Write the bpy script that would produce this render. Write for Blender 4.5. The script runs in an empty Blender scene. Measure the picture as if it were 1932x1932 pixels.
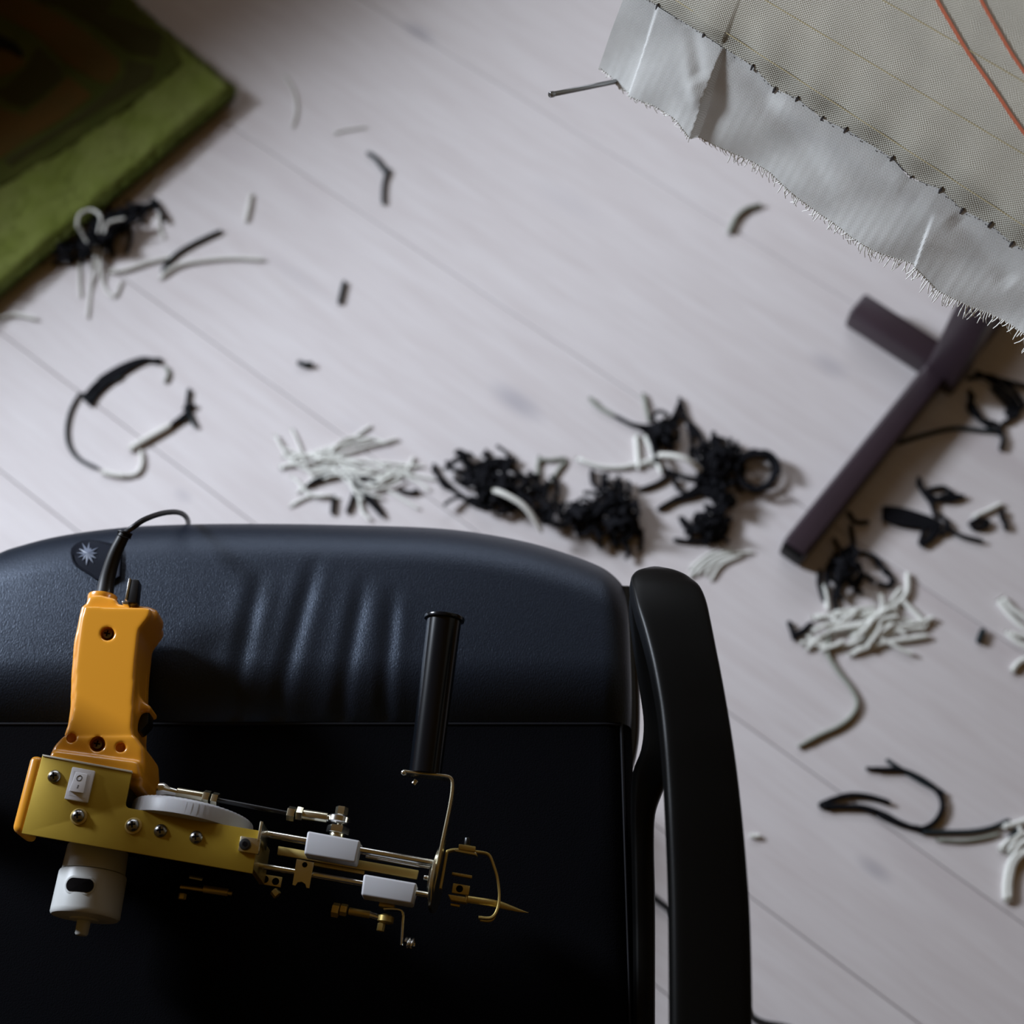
import bpy, bmesh, math, random
from mathutils import Vector, Matrix
rnd = random.Random(7)
S = bpy.context.scene
COL = S.collection

# ------------------------------------------------------------------ camera, world, light, exposure
FPX, CAMH, TILT = 2900.0, 1.58, math.radians(25)
cam_d = bpy.data.cameras.new('camera'); cam = bpy.data.objects.new('camera', cam_d); COL.objects.link(cam)
cam.location = (0, 0, CAMH); cam.rotation_euler = (TILT, 0, 0)
cam_d.sensor_width = 36; cam_d.lens = 36 * FPX / 1932; cam_d.clip_start = 0.02
cam_d.dof.use_dof = True; cam_d.dof.focus_distance = 1.06; cam_d.dof.aperture_fstop = 4.2
S.camera = cam
W = bpy.data.worlds.new('world'); S.world = W; W.use_nodes = True
W.node_tree.nodes['Background'].inputs[0].default_value = (1.0, 0.56, 0.13, 1)
W.node_tree.nodes['Background'].inputs[1].default_value = 0.07
def area(name, loc, tgt, sx, sy, power, col):
    d = bpy.data.lights.new(name, 'AREA'); d.shape = 'RECTANGLE'; d.size = sx; d.size_y = sy
    d.energy = power; d.color = col
    o = bpy.data.objects.new(name, d); COL.objects.link(o); o.location = loc
    o.rotation_euler = (Vector(tgt) - Vector(loc)).to_track_quat('-Z', 'Y').to_euler(); return o
area('window_light', (-2.15, 1.62, 1.30), (-0.1, 1.0, 0.0), 0.45, 0.5, 120, (0.80, 0.88, 1.0))
area('far_window_light', (-0.2, 3.2, 1.35), (0.2, 1.2, 0.1), 2.6, 0.5, 30, (0.84, 0.90, 1.0))
S.view_settings.view_transform = 'Standard'; S.view_settings.look = 'None'
S.view_settings.gamma = 1; S.view_settings.exposure = 0; S.view_settings.use_curve_mapping = False

# ------------------------------------------------------------------ geometry of the place seen from the tripod point
CT, ST = math.cos(TILT), math.sin(TILT)
def ray(x, y):
    a, b = (x - 966) / FPX, (966 - y) / FPX
    return Vector((a, ST + b * CT, -CT + b * ST))
def P(x, y, h=0.0):
    d = ray(x, y); return Vector((0, 0, CAMH)) + d * ((CAMH - h) / (-d.z))

# ------------------------------------------------------------------ helpers
def tag(o, label=None, cat=None, group=None, kind=None):
    if label: o['label'] = label
    if cat: o['category'] = cat
    if group: o['group'] = group
    if kind: o['kind'] = kind
    return o
def empty(name, loc, label, cat, group=None):
    o = bpy.data.objects.new(name, None); COL.objects.link(o); o.location = loc; o.empty_display_size = .03
    return tag(o, label, cat, group)
WORLD = {}
def wloc(o): return WORLD.get(o.name, o.location.copy())
def link(name, me, mat, parent=None, smooth=True, auto=True):
    """mesh in world coordinates -> object whose origin sits at its centre"""
    vs = me.vertices
    if len(vs):
        lo = Vector((min(v.co.x for v in vs), min(v.co.y for v in vs), min(v.co.z for v in vs)))
        hi = Vector((max(v.co.x for v in vs), max(v.co.y for v in vs), max(v.co.z for v in vs)))
        c = Vector(((lo.x + hi.x) / 2, (lo.y + hi.y) / 2, lo.z))
    else: c = Vector()
    me.transform(Matrix.Translation(-c))
    if mat: me.materials.append(mat)
    if smooth:
        for p in me.polygons: p.use_smooth = True
        if auto:
            try: me.set_sharp_from_angle(angle=math.radians(38))
            except Exception: pass
    o = bpy.data.objects.new(name, me); COL.objects.link(o)
    WORLD[o.name] = c.copy()
    if parent:
        o.parent = parent; o.location = c - wloc(parent)
    else: o.location = c
    return o
def obj(name, bm, mat, parent=None, smooth=True):
    me = bpy.data.meshes.new(name); bm.to_mesh(me); bm.free(); return link(name, me, mat, parent, smooth)
def pyobj(name, vs, fs, mat, parent=None, smooth=True, uvs=None):
    me = bpy.data.meshes.new(name); me.from_pydata([tuple(v) for v in vs], [], fs); me.update()
    if uvs:
        uv = me.uv_layers.new(name='UVMap')
        for lp in me.loops: uv.data[lp.index].uv = uvs[lp.vertex_index]
    return link(name, me, mat, parent, smooth)

def frame_for(t, ref=Vector((0, 0, 1))):
    t = t.normalized()
    if abs(t.dot(ref)) > .95: ref = Vector((1, 0, 0))
    a = t.cross(ref).normalized(); b = a.cross(t).normalized(); return a, b
def cyl(bm, p0, p1, r0, r1=None, n=24, bev=0.0, rot=0.0, caps=True):
    r1 = r0 if r1 is None else r1; p0 = Vector(p0); p1 = Vector(p1); t = (p1 - p0); L = t.length; t = t.normalized()
    a, b = frame_for(t)
    st = [(0, r0), (L, r1)] if bev <= 0 else [(0, r0 - bev), (bev * .3, r0 - bev * .3), (bev, r0), (L - bev, r1), (L - bev * .3, r1 - bev * .3), (L, r1 - bev)]
    rings = []
    for (d, r) in st:
        rings.append([bm.verts.new(p0 + t * d + (a * math.cos(rot + 2 * math.pi * i / n) + b * math.sin(rot + 2 * math.pi * i / n)) * r) for i in range(n)])
    for k in range(len(rings) - 1):
        for i in range(n):
            j = (i + 1) % n; bm.faces.new((rings[k][i], rings[k][j], rings[k + 1][j], rings[k + 1][i]))
    if caps:
        bm.faces.new(rings[0][::-1]); bm.faces.new(rings[-1])
def lathe(bm, p0, t, prof, n=28):
    """prof: (distance along t, radius)"""
    p0 = Vector(p0); t = Vector(t).normalized(); a, b = frame_for(t); rings = []
    for (d, r) in prof:
        rings.append([bm.verts.new(p0 + t * d + (a * math.cos(2 * math.pi * i / n) + b * math.sin(2 * math.pi * i / n)) * max(r, 1e-5)) for i in range(n)])
    for k in range(len(rings) - 1):
        for i in range(n):
            j = (i + 1) % n; bm.faces.new((rings[k][i], rings[k][j], rings[k + 1][j], rings[k + 1][i]))
    bm.faces.new(rings[0][::-1]); bm.faces.new(rings[-1])
def catmull(pts, k=6):
    pts = [Vector(p) for p in pts]
    if len(pts) < 3: 
        return [pts[0].lerp(pts[-1], i / k) for i in range(k + 1)]
    q = [2 * pts[0] - pts[1]] + pts + [2 * pts[-1] - pts[-2]]; out = []
    for i in range(1, len(q) - 2):
        for j in range(k):
            t = j / k; a, b, c, d = q[i - 1], q[i], q[i + 1], q[i + 2]
            out.append(.5 * ((2 * b) + (c - a) * t + (2 * a - 5 * b + 4 * c - d) * t * t + (3 * b - a - 3 * c + d) * t ** 3))
    out.append(pts[-1]); return out
def tube(bm, pts, r, n=10, flat=None):
    """r: number or function of 0..1; flat=(vector, ratio) squashes the section"""
    m = len(pts); rings = []; prev = None
    for i, p in enumerate(pts):
        t = (pts[min(i + 1, m - 1)] - pts[max(i - 1, 0)])
        if t.length < 1e-9: t = Vector((1, 0, 0))
        t.normalize()
        if prev is None: a, b = frame_for(t)
        else:
            a = (prev - t * prev.dot(t)); a = a.normalized() if a.length > 1e-6 else frame_for(t)[0]; b = t.cross(a)
        prev = a; rr = r(i / (m - 1)) if callable(r) else r; ring = []
        for k in range(n):
            o = (a * math.cos(2 * math.pi * k / n) + b * math.sin(2 * math.pi * k / n)) * rr
            if flat: o -= flat[0] * o.dot(flat[0]) * (1 - flat[1])
            ring.append(bm.verts.new(p + o))
        rings.append(ring)
    for k in range(m - 1):
        for i in range(n):
            j = (i + 1) % n; bm.faces.new((rings[k][i], rings[k][j], rings[k + 1][j], rings[k + 1][i]))
    bm.faces.new(rings[0][::-1]); bm.faces.new(rings[-1])
def band(bm, pts, wdir, w, th, k=5):
    """flat strip of metal swept along pts: w along wdir, th across"""
    P_ = catmull(pts, k) if k else [Vector(p) for p in pts]; rings = []; m = len(P_)
    for i, p in enumerate(P_):
        t = (P_[min(i + 1, m - 1)] - P_[max(i - 1, 0)]).normalized(); wd = Vector(wdir); wd = (wd - t * wd.dot(t)).normalized(); c = t.cross(wd)
        ww = w(i / (m - 1)) if callable(w) else w; e = min(th, ww) * .25
        sec = [(-ww / 2 + e, -th / 2), (ww / 2 - e, -th / 2), (ww / 2, -th / 2 + e), (ww / 2, th / 2 - e), (ww / 2 - e, th / 2), (-ww / 2 + e, th / 2), (-ww / 2, th / 2 - e), (-ww / 2, -th / 2 + e)]
        rings.append([bm.verts.new(p + wd * a + c * b) for a, b in sec])
    for q in range(m - 1):
        for i in range(8):
            j = (i + 1) % 8; bm.faces.new((rings[q][i], rings[q][j], rings[q + 1][j], rings[q + 1][i]))
    bm.faces.new(rings[0][::-1]); bm.faces.new(rings[-1])
def prism(bm, pts, up, th):
    """outline pts (top face) extruded by th against up"""
    up = Vector(up).normalized(); top = [bm.verts.new(p) for p in pts]; bot = [bm.verts.new(Vector(p) - up * th) for p in pts]
    n = len(pts); f1 = bm.faces.new(top); f2 = bm.faces.new(bot[::-1])
    for i in range(n):
        j = (i + 1) % n; bm.faces.new((top[j], top[i], bot[i], bot[j]))
    return f1
def bevel(bm, w, seg=2, ang=35):
    bmesh.ops.recalc_face_normals(bm, faces=bm.faces)
    ed = [e for e in bm.edges if len(e.link_faces) == 2 and e.calc_face_angle(0) > math.radians(ang)]
    bmesh.ops.bevel(bm, geom=ed, offset=w, segments=seg, affect='EDGES', profile=.5, clamp_overlap=True)
def strip_solid(bm, L, R, th, n=24, ex=.45, crown=0.0):
    rings = []
    for a, b, in zip(L, R):
        a = Vector(a); b = Vector(b); c = (a + b) / 2; ac = (b - a) / 2; up = Vector((0, 0, 1)); ring = []
        for k in range(n):
            u = 2 * math.pi * k / n; cx = math.copysign(abs(math.cos(u)) ** ex, math.cos(u)); cy = math.copysign(abs(math.sin(u)) ** ex, math.sin(u))
            ring.append(bm.verts.new(c + ac * cx + up * (th / 2) * (cy - 1) + up * (crown * (1 - cx * cx) if cy > 0 else 0)))
        rings.append(ring)
    for q in range(len(rings) - 1):
        for i in range(n):
            j = (i + 1) % n; bm.faces.new((rings[q][i], rings[q][j], rings[q + 1][j], rings[q + 1][i]))
    bm.faces.new(rings[0][::-1]); bm.faces.new(rings[-1]); bmesh.ops.recalc_face_normals(bm, faces=bm.faces)
def boxmesh(bm, c, ax, ay, az):
    c, ax, ay, az = map(Vector, (c, ax, ay, az))
    v = [bm.verts.new(c + ax * i + ay * j + az * k) for i in (-1, 1) for j in (-1, 1) for k in (-1, 1)]
    for f in ((0, 1, 3, 2), (4, 6, 7, 5), (0, 4, 5, 1), (2, 3, 7, 6), (0, 2, 6, 4), (1, 5, 7, 3)): bm.faces.new([v[i] for i in f])
def new(): return bmesh.new()

# ------------------------------------------------------------------ materials
def mat(name, col, rough=.5, metal=0.0, spec=.5, bump=None, var=None, sub=0, coat=0, sheen=0):
    """bump=(scale, strength, distance, stretch xyz); var=(colour2, scale)"""
    m = bpy.data.materials.new(name); m.use_nodes = True; N = m.node_tree.nodes; Lk = m.node_tree.links
    b = N['Principled BSDF']; b.inputs['Base Color'].default_value = (*col, 1); b.inputs['Roughness'].default_value = rough
    b.inputs['Metallic'].default_value = metal; b.inputs['Specular IOR Level'].default_value = spec
    if coat: b.inputs['Coat Weight'].default_value = coat; b.inputs['Coat Roughness'].default_value = .12
    if sub: b.inputs['Subsurface Weight'].default_value = sub; b.inputs['Subsurface Scale'].default_value = .004
    if sheen: b.inputs['Sheen Weight'].default_value = sheen
    tc = None
    if bump or var: tc = N.new('ShaderNodeTexCoord')
    if var:
        n2 = N.new('ShaderNodeTexNoise'); n2.inputs['Scale'].default_value = var[1]; n2.inputs['Detail'].default_value = 4
        Lk.new(tc.outputs['Object'], n2.inputs['Vector'])
        r = N.new('ShaderNodeMapRange'); r.inputs[1].default_value = .35; r.inputs[2].default_value = .65; Lk.new(n2.outputs[0], r.inputs[0])
        mx = N.new('ShaderNodeMix'); mx.data_type = 'RGBA'; mx.inputs[6].default_value = (*col, 1); mx.inputs[7].default_value = (*var[0], 1)
        Lk.new(r.outputs[0], mx.inputs[0]); Lk.new(mx.outputs[2], b.inputs['Base Color'])
    if bump:
        mp = N.new('ShaderNodeMapping'); mp.inputs['Scale'].default_value = bump[3] if len(bump) > 3 else (1, 1, 1)
        Lk.new(tc.outputs['Object'], mp.inputs[0])
        n1 = N.new('ShaderNodeTexNoise'); n1.inputs['Scale'].default_value = bump[0]; n1.inputs['Detail'].default_value = 3
        Lk.new(mp.outputs[0], n1.inputs['Vector'])
        bp = N.new('ShaderNodeBump'); bp.inputs['Strength'].default_value = bump[1]; bp.inputs['Distance'].default_value = bump[2]
        Lk.new(n1.outputs[0], bp.inputs['Height']); Lk.new(bp.outputs[0], b.inputs['Normal'])
    return m
M = {}
M['leather'] = mat('black_leather', (.0025, .0040, .0095), .42, spec=.62, bump=(1000, .42, .0008, (1.3, .55, 1)))
M['leather'].node_tree.nodes['Principled BSDF'].inputs['Specular Tint'].default_value = (.62, .76, 1, 1)
M['seat_fabric'] = mat('black_seat_fabric', (.002, .002, .003), .9, spec=.04, bump=(900, .5, .0006))
M['seam'] = mat('seam_thread', (.008, .008, .011), .7, spec=.2)
M['arm'] = mat('black_arm_plastic', (.003, .003, .003), .36, spec=.13, bump=(1500, .25, .0002))
M['black_plastic'] = mat('black_plastic', (.006, .006, .007), .32, spec=.45)
M['grip'] = mat('black_grip_plastic', (.003, .004, .006), .20, spec=.4)
M['rubber'] = mat('black_rubber', (.008, .008, .009), .45, spec=.4)
M['orange'] = mat('orange_plastic', (.74, .31, .020), .28, spec=.5, coat=.3)
M['brass_plate'] = mat('yellow_zinc_plate', (.46, .315, .032), .45, metal=.5, bump=(900, .12, .0002, (.3, 4, 1)), var=((.42, .285, .028), 30))
M['zinc'] = mat('zinc_steel', (.72, .68, .52), .26, metal=1)
M['steel'] = mat('bright_steel', (.78, .78, .76), .2, metal=1)
M['edge_zinc'] = mat('raw_zinc_edge', (.74, .70, .60), .5, metal=.3)
M['dark_steel'] = mat('dark_screw_steel', (.30, .30, .30), .28, metal=1)
M['dull_brass'] = mat('dull_zinc_part', (.60, .46, .16), .42, metal=.8)
M['black_bolt'] = mat('black_oxide_bolt', (.01, .01, .01), .35)
M['white_nylon'] = mat('white_nylon', (.44, .44, .46), .42, spec=.4, sub=.08)
M['motor_white'] = mat('white_motor_plastic', (.50, .51, .50), .38, spec=.4)
M['hole'] = mat('dark_recess', (.003, .002, .002), .9, spec=.05)
M['switch_white'] = mat('white_switch_plastic', (.80, .80, .84), .35)
M['print'] = mat('grey_print', (.05, .05, .06), .6)
M['emblem'] = mat('embossed_leather_patch', (.004, .006, .013), .75, spec=.12)
M['emblem_mark'] = mat('emblem_silver_print', (.10, .12, .17), .5)
M['tube'] = mat('purple_brown_powder_coat', (.036, .022, .030), .36, spec=.45, var=((.030, .019, .025), 12))
M['dark_tube'] = mat('dark_frame_tube', (.014, .018, .030), .4)
M['rug'] = mat('green_pile', (.125, .150, .030), .95, spec=.05, bump=(160, .6, .004), var=((.16, .18, .05), 24))
M['rug_brown'] = mat('brown_pile', (.105, .058, .016), .95, spec=.05, bump=(160, .5, .004), var=((.09, .06, .018), 18))
M['rug_olive'] = mat('dark_olive_pile', (.045, .042, .012), .9, spec=.1, bump=(160, .8, .006))
M['rug_black'] = mat('black_pile', (.01, .01, .008), .9, spec=.1)
M['rug_back'] = mat('rug_backing', (.05, .06, .015), .9)
M['yarn_black'] = mat('black_yarn', (.006, .006, .008), .85, spec=.12, bump=(900, .7, .001))
M['yarn_dark'] = mat('charcoal_yarn', (.020, .027, .030), .85, spec=.15, bump=(900, .7, .001))
M['yarn_grey'] = mat('grey_green_yarn', (.27, .28, .24), .85, spec=.2, bump=(900, .7, .001))
M['yarn_white'] = mat('white_yarn', (.74, .74, .69), .85, spec=.2, bump=(900, .7, .001))
M['yarn_cream'] = mat('cream_yarn', (.68, .67, .62), .85, spec=.2, bump=(900, .7, .001))
M['red_line'] = mat('red_marker_line', (.50, .13, .06), .8)
M['yellow_thread'] = mat('yellow_guide_thread', (.46, .38, .20), .8)
M['fringe'] = mat('cotton_thread', (.78, .77, .72), .85)
M['dark_hole'] = mat('dark_gap', (.02, .015, .015), .9)
M['tack'] = mat('tack_steel', (.25, .25, .25), .4, metal=.8)
M['subfloor'] = mat('floor_underlay', (.30, .27, .27), .9)
M['cabinet'] = mat('brown_wood', (.12, .07, .03), .5, bump=(60, .2, .002, (1, 8, 1)))

def weave_mat(nm='primary_weave', c0_=(.50, .465, .36), c1_=(.80, .78, .69), per=2.0, trl=.45, bs=.8):
    m = bpy.data.materials.new(nm); m.use_nodes = True; N = m.node_tree.nodes; Lk = m.node_tree.links; b = N['Principled BSDF']
    b.inputs['Roughness'].default_value = .85; b.inputs['Specular IOR Level'].default_value = .2
    uv = N.new('ShaderNodeUVMap'); sp = N.new('ShaderNodeSeparateXYZ'); Lk.new(uv.outputs[0], sp.inputs[0])
    def mth(op, a, v=None, bsock=None):
        n = N.new('ShaderNodeMath'); n.operation = op; Lk.new(a, n.inputs[0])
        if v is not None: n.inputs[1].default_value = v
        if bsock is not None: Lk.new(bsock, n.inputs[1])
        return n.outputs[0]
    k = 2 * math.pi / per        # UVs are in millimetres
    nz = N.new('ShaderNodeTexNoise'); nz.inputs['Scale'].default_value = .06; nz.inputs['Detail'].default_value = 2; Lk.new(uv.outputs[0], nz.inputs['Vector'])
    wob = mth('MULTIPLY', nz.outputs[0], 3.0)
    a = mth('SINE', mth('MULTIPLY', mth('ADD', sp.outputs[0], bsock=wob), k)); c = mth('SINE', mth('MULTIPLY', mth('ADD', sp.outputs[1], bsock=wob), k))
    pr = mth('MULTIPLY', a, bsock=c); h = mth('ADD', mth('MULTIPLY', pr, .5), .5)
    cr = N.new('ShaderNodeValToRGB'); cr.color_ramp.elements[0].position = .15; cr.color_ramp.elements[0].color = (*c0_, 1)
    cr.color_ramp.elements[1].position = .75; cr.color_ramp.elements[1].color = (*c1_, 1); Lk.new(h, cr.inputs[0])
    n2 = N.new('ShaderNodeTexNoise'); n2.inputs['Scale'].default_value = .03; Lk.new(uv.outputs[0], n2.inputs['Vector'])
    mr = N.new('ShaderNodeMapRange'); mr.inputs[1].default_value = .3; mr.inputs[2].default_value = .7; mr.inputs[3].default_value = .9; mr.inputs[4].default_value = 1.05; Lk.new(n2.outputs[0], mr.inputs[0])
    mx = N.new('ShaderNodeMix'); mx.data_type = 'RGBA'; mx.blend_type = 'MULTIPLY'; mx.inputs[0].default_value = 1
    Lk.new(cr.outputs[0], mx.inputs[6]); Lk.new(mr.outputs[0], mx.inputs[7]); Lk.new(mx.outputs[2], b.inputs['Base Color'])
    bp = N.new('ShaderNodeBump'); bp.inputs['Strength'].default_value = bs; bp.inputs['Distance'].default_value = .0006
    Lk.new(h, bp.inputs['Height']); Lk.new(bp.outputs[0], b.inputs['Normal'])
    tr = N.new('ShaderNodeBsdfTranslucent'); tr.inputs[0].default_value = (.72, .70, .62, 1); ms = N.new('ShaderNodeMixShader'); ms.inputs[0].default_value = trl
    Lk.new(mx.outputs[2], tr.inputs[0]); Lk.new(b.outputs[0], ms.inputs[1]); Lk.new(tr.outputs[0], ms.inputs[2]); Lk.new(ms.outputs[0], N['Material Output'].inputs[0])
    return m
M['weave'] = weave_mat()
M['weave_flap'] = weave_mat('loose_weave', (.56, .56, .53), (.78, .78, .76), 1.7, .35, .45)

FA = math.radians(-38); FU = Vector((math.cos(FA), math.sin(FA), 0)); FV = Vector((-math.sin(FA), math.cos(FA), 0))
def floor_uv(p): return (p.dot(FU), p.dot(FV))
def floor_mat():
    m = bpy.data.materials.new('whitewashed_oak'); m.use_nodes = True; N = m.node_tree.nodes; Lk = m.node_tree.links; b = N['Principled BSDF']
    b.inputs['Roughness'].default_value = .38; b.inputs['Specular IOR Level'].default_value = .4
    uv = N.new('ShaderNodeUVMap'); oi = N.new('ShaderNodeObjectInfo')
    def noise(scale, sx, sy, det=4):
        mp = N.new('ShaderNodeMapping'); mp.inputs['Scale'].default_value = (sx, sy, 1); Lk.new(uv.outputs[0], mp.inputs[0])
        ad = N.new('ShaderNodeVectorMath'); ad.operation = 'ADD'; Lk.new(mp.outputs[0], ad.inputs[0])
        ml = N.new('ShaderNodeMath'); ml.operation = 'MULTIPLY'; ml.inputs[1].default_value = 37; Lk.new(oi.outputs['Random'], ml.inputs[0])
        cb = N.new('ShaderNodeCombineXYZ'); Lk.new(ml.outputs[0], cb.inputs[0]); Lk.new(ml.outputs[0], cb.inputs[2]); Lk.new(cb.outputs[0], ad.inputs[1])
        n = N.new('ShaderNodeTexNoise'); n.inputs['Scale'].default_value = scale; n.inputs['Detail'].default_value = det; Lk.new(ad.outputs[0], n.inputs['Vector']); return n.outputs[0]
    def ramp(s, c0, c1, p0, p1):
        r = N.new('ShaderNodeValToRGB'); r.color_ramp.elements[0].position = p0; r.color_ramp.elements[0].color = (*c0, 1)
        r.color_ramp.elements[1].position = p1; r.color_ramp.elements[1].color = (*c1, 1); Lk.new(s, r.inputs[0]); return r.outputs[0]
    def mix(f, a, c, mode='MIX'):
        x = N.new('ShaderNodeMix'); x.data_type = 'RGBA'; x.blend_type = mode
        if isinstance(f, float): x.inputs[0].default_value = f
        else: Lk.new(f, x.inputs[0])
        Lk.new(a, x.inputs[6]) if not isinstance(a, tuple) else setattr(x.inputs[6], 'default_value', (*a, 1))
        Lk.new(c, x.inputs[7]) if not isinstance(c, tuple) else setattr(x.inputs[7], 'default_value', (*c, 1))
        return x.outputs[2]
    g1 = noise(14, .5, 4); base = ramp(g1, (.580, .533, .528), (.635, .594, .592), .3, .7)
    g2 = noise(3.2, .9, 2.2, 3); dark = ramp(g2, (0, 0, 0), (1, 1, 1), .60, .78)
    c = mix(dark, base, (.50, .445, .45))
    g3 = noise(60, .25, 4); c = mix(.06, c, ramp(g3, (.35, .3, .3), (.8, .8, .8), .4, .6), 'OVERLAY')
    # knots and stains, each with its own place in the wood
    for (px, py, ra, rb, amt) in ((975, 758, .040, .016, .42), (790, 60, .030, .013, .4), (1565, 690, .028, .015, .28), (1650, 1640, .022, .010, .35), (345, 935, .014, .009, .22), (1490, 385, .016, .01, .0), (700, 830, .05, .012, .12), (1250, 1290, .05, .012, .2), (560, 520, .06, .012, .10), (1070, 380, .06, .02, .10)):
        u0, v0 = floor_uv(P(px, py))
        if amt <= 0: continue
        mp = N.new('ShaderNodeMapping'); mp.vector_type = 'POINT'; mp.inputs['Location'].default_value = (-u0 / ra, -v0 / rb, 0); mp.inputs['Scale'].default_value = (1 / ra, 1 / rb, 0)
        Lk.new(uv.outputs[0], mp.inputs[0])
        ln = N.new('ShaderNodeVectorMath'); ln.operation = 'LENGTH'; Lk.new(mp.outputs[0], ln.inputs[0])
        r = N.new('ShaderNodeMapRange'); r.interpolation_type = 'SMOOTHSTEP'; r.inputs[1].default_value = .1; r.inputs[2].default_value = 1.3; r.inputs[3].default_value = amt; r.inputs[4].default_value = 0; Lk.new(ln.outputs['Value'], r.inputs[0])
        c = mix(r.outputs[0], c, (.20, .19, .24))
    Lk.new(c, b.inputs['Base Color'])
    bp = N.new('ShaderNodeBump'); bp.inputs['Strength'].default_value = .15; bp.inputs['Distance'].default_value = .001; Lk.new(g1, bp.inputs['Height']); Lk.new(bp.outputs[0], b.inputs['Normal'])
    return m
M['floor'] = floor_mat()

# ------------------------------------------------------------------ floor: slab with loose planks
FLZ = 0.0
bm = new(); boxmesh(bm, (0.1, 0.9, -.03), (2.1, 0, 0), (0, 2.1, 0), (0, 0, .02)); floor = obj('floor', bm, M['subfloor'], smooth=False)
tag(floor, kind='structure')
vl = [-2.655, -2.39, -2.125, -1.86, -1.595, -1.33, -1.065, -.80, -.535, -.27, -.005, .26, .39, .537, .79, 1.055, 1.32, 1.585, 1.85, 2.115, 2.38, 2.645, 2.91, 3.175, 3.44, 3.705]
def plank(u0, u1, v0, v1):
    g, c = .0005, .0008; vs = []
    for z, i in ((-.010, g), (-c, g), (FLZ, g + c)):
        for (a, b) in ((u0 + i, v0 + i), (u1 - i, v0 + i), (u1 - i, v1 - i), (u0 + i, v1 - i)): vs.append(FU * a + FV * b + Vector((0, 0, z)))
    fs = [(8, 9, 10, 11)]
    for k in (0, 4):
        for i in range(4): j = (i + 1) % 4; fs.append((k + i, k + j, k + 4 + j, k + 4 + i))
    bm = new(); bv = [bm.verts.new(v) for v in vs]
    for f in fs: bm.faces.new([bv[i] for i in f])
    for co, no in (((2.2, 0, 0), (1, 0, 0)), ((-2.0, 0, 0), (-1, 0, 0)), ((0, 3.0, 0), (0, 1, 0)), ((0, -1.2, 0), (0, -1, 0))):
        bmesh.ops.bisect_plane(bm, geom=bm.verts[:] + bm.edges[:] + bm.faces[:], plane_co=co, plane_no=no, clear_outer=True)
    if len(bm.faces) < 2: bm.free(); return
    bm.verts.ensure_lookup_table(); V = [v.co.copy() for v in bm.verts]; bm.verts.index_update(); F = [tuple(v.index for v in f.verts) for f in bm.faces]; bm.free()
    pyobj('plank', V, F, M['floor'], floor, smooth=False, uvs=[floor_uv(v) for v in V])
for i in range(len(vl) - 1):
    u = -1.95 + (i * .23) % .38 - 2.2
    u -= 2.2
    while u < 3.6:
        c = FU * (u + 1.1) + FV * ((vl[i] + vl[i + 1]) / 2)
        if -3.6 < c.x < 3.8 and -2.6 < c.y < 4.4: plank(u, u + 2.2, vl[i], vl[i + 1])
        u += 2.2

# ------------------------------------------------------------------ unseen low cabinet, added outside the frame to shade the rug corner
cb = empty('shade_cabinet', (-1.05, 2.0, 0), 'unseen low brown cabinet added to shade the green rug, past the top left corner', 'cabinet')
ca = math.radians(37); cu = Vector((math.cos(ca), math.sin(ca), 0)); cv = Vector((-math.sin(ca), math.cos(ca), 0)); cc = Vector((-.91, 1.53, 0))
def cbox(name, u0, u1, v0, v1, z0, z1, par=cb):
    bm = new(); boxmesh(bm, cc + cu * (u0 + u1) / 2 + cv * (v0 + v1) / 2 + Vector((0, 0, (z0 + z1) / 2)), cu * (u1 - u0) / 2, cv * (v1 - v0) / 2, (0, 0, (z1 - z0) / 2)); bevel(bm, .003)
    return obj(name, bm, M['cabinet'], par)
cbox('body', -.8, .93, .02, .38, .04, .54); cbox('top', -.82, .95, 0, .40, .54, .565)
for k in range(3):
    dcb = cbox('door', -.79 + .47 * k, -.33 + .47 * k, .002, .02, .05, .53)
    bm = new(); cyl(bm, cc + cu * (-.37 + .47 * k) + cv * .002 + Vector((0, 0, .25)), cc + cu * (-.37 + .47 * k) + cv * -.02 + Vector((0, 0, .25)), .01); obj('knob', bm, M['zinc'], dcb)
for a in (-.76, .89):
    for b in (.05, .34): cbox('foot', a - .02, a + .02, b - .02, b + .02, 0, .04)

# ------------------------------------------------------------------ green tufted rug
RZ = .024; A = P(444, 163, RZ)
ra = math.radians(229.5); e1 = Vector((math.cos(ra), math.sin(ra), 0)); rb = math.radians(135); e2 = Vector((math.cos(rb), math.sin(rb), 0))
rug = empty('tufted_rug', A + e1 * .4 + e2 * .18 - Vector((0, 0, RZ)), 'green pile rug with a brown and dark olive pattern, top left corner', 'rug')
def hN(x, y): return .0012 * math.sin(x * 210 + 3 * math.sin(y * 90)) * math.sin(y * 190 + 2 * math.sin(x * 70)) + .0008 * math.sin(x * 61 + y * 47)
vs, fs = [], []; nu, nv = 110, 90; LU, LV = .86, .36
for i in range(nu + 1):
    for j in range(nv + 1):
        a = LU * i / nu; b = LV * j / nv; d = min(a, LU - a, b, LV - b); z = RZ - .010 * max(0, 1 - d / .012) ** 2
        p = A + e1 * a + e2 * b; ed = .0025 * math.sin(a * 130 + b * 130) if d < .001 else 0
        vs.append((p.x + e2.x * ed, p.y + e2.y * ed, z + hN(a, b)))
        if i < nu and j < nv: q = i * (nv + 1) + j; fs.append((q, q + 1, q + nv + 2, q + nv + 1))
pyobj('pile', vs, [f[::-1] for f in fs], M['rug'], rug)
bm = new(); prism(bm, [Vector((p.x, p.y, .016)) for p in (A + e1 * .003 + e2 * .003, A + e1 * (LU - .003) + e2 * .003, A + e1 * (LU - .003) + e2 * (LV - .003), A + e1 * .003 + e2 * (LV - .003))], (0, 0, 1), .0155)
obj('backing', bm, M['rug_back'], rug, smooth=False)
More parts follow.
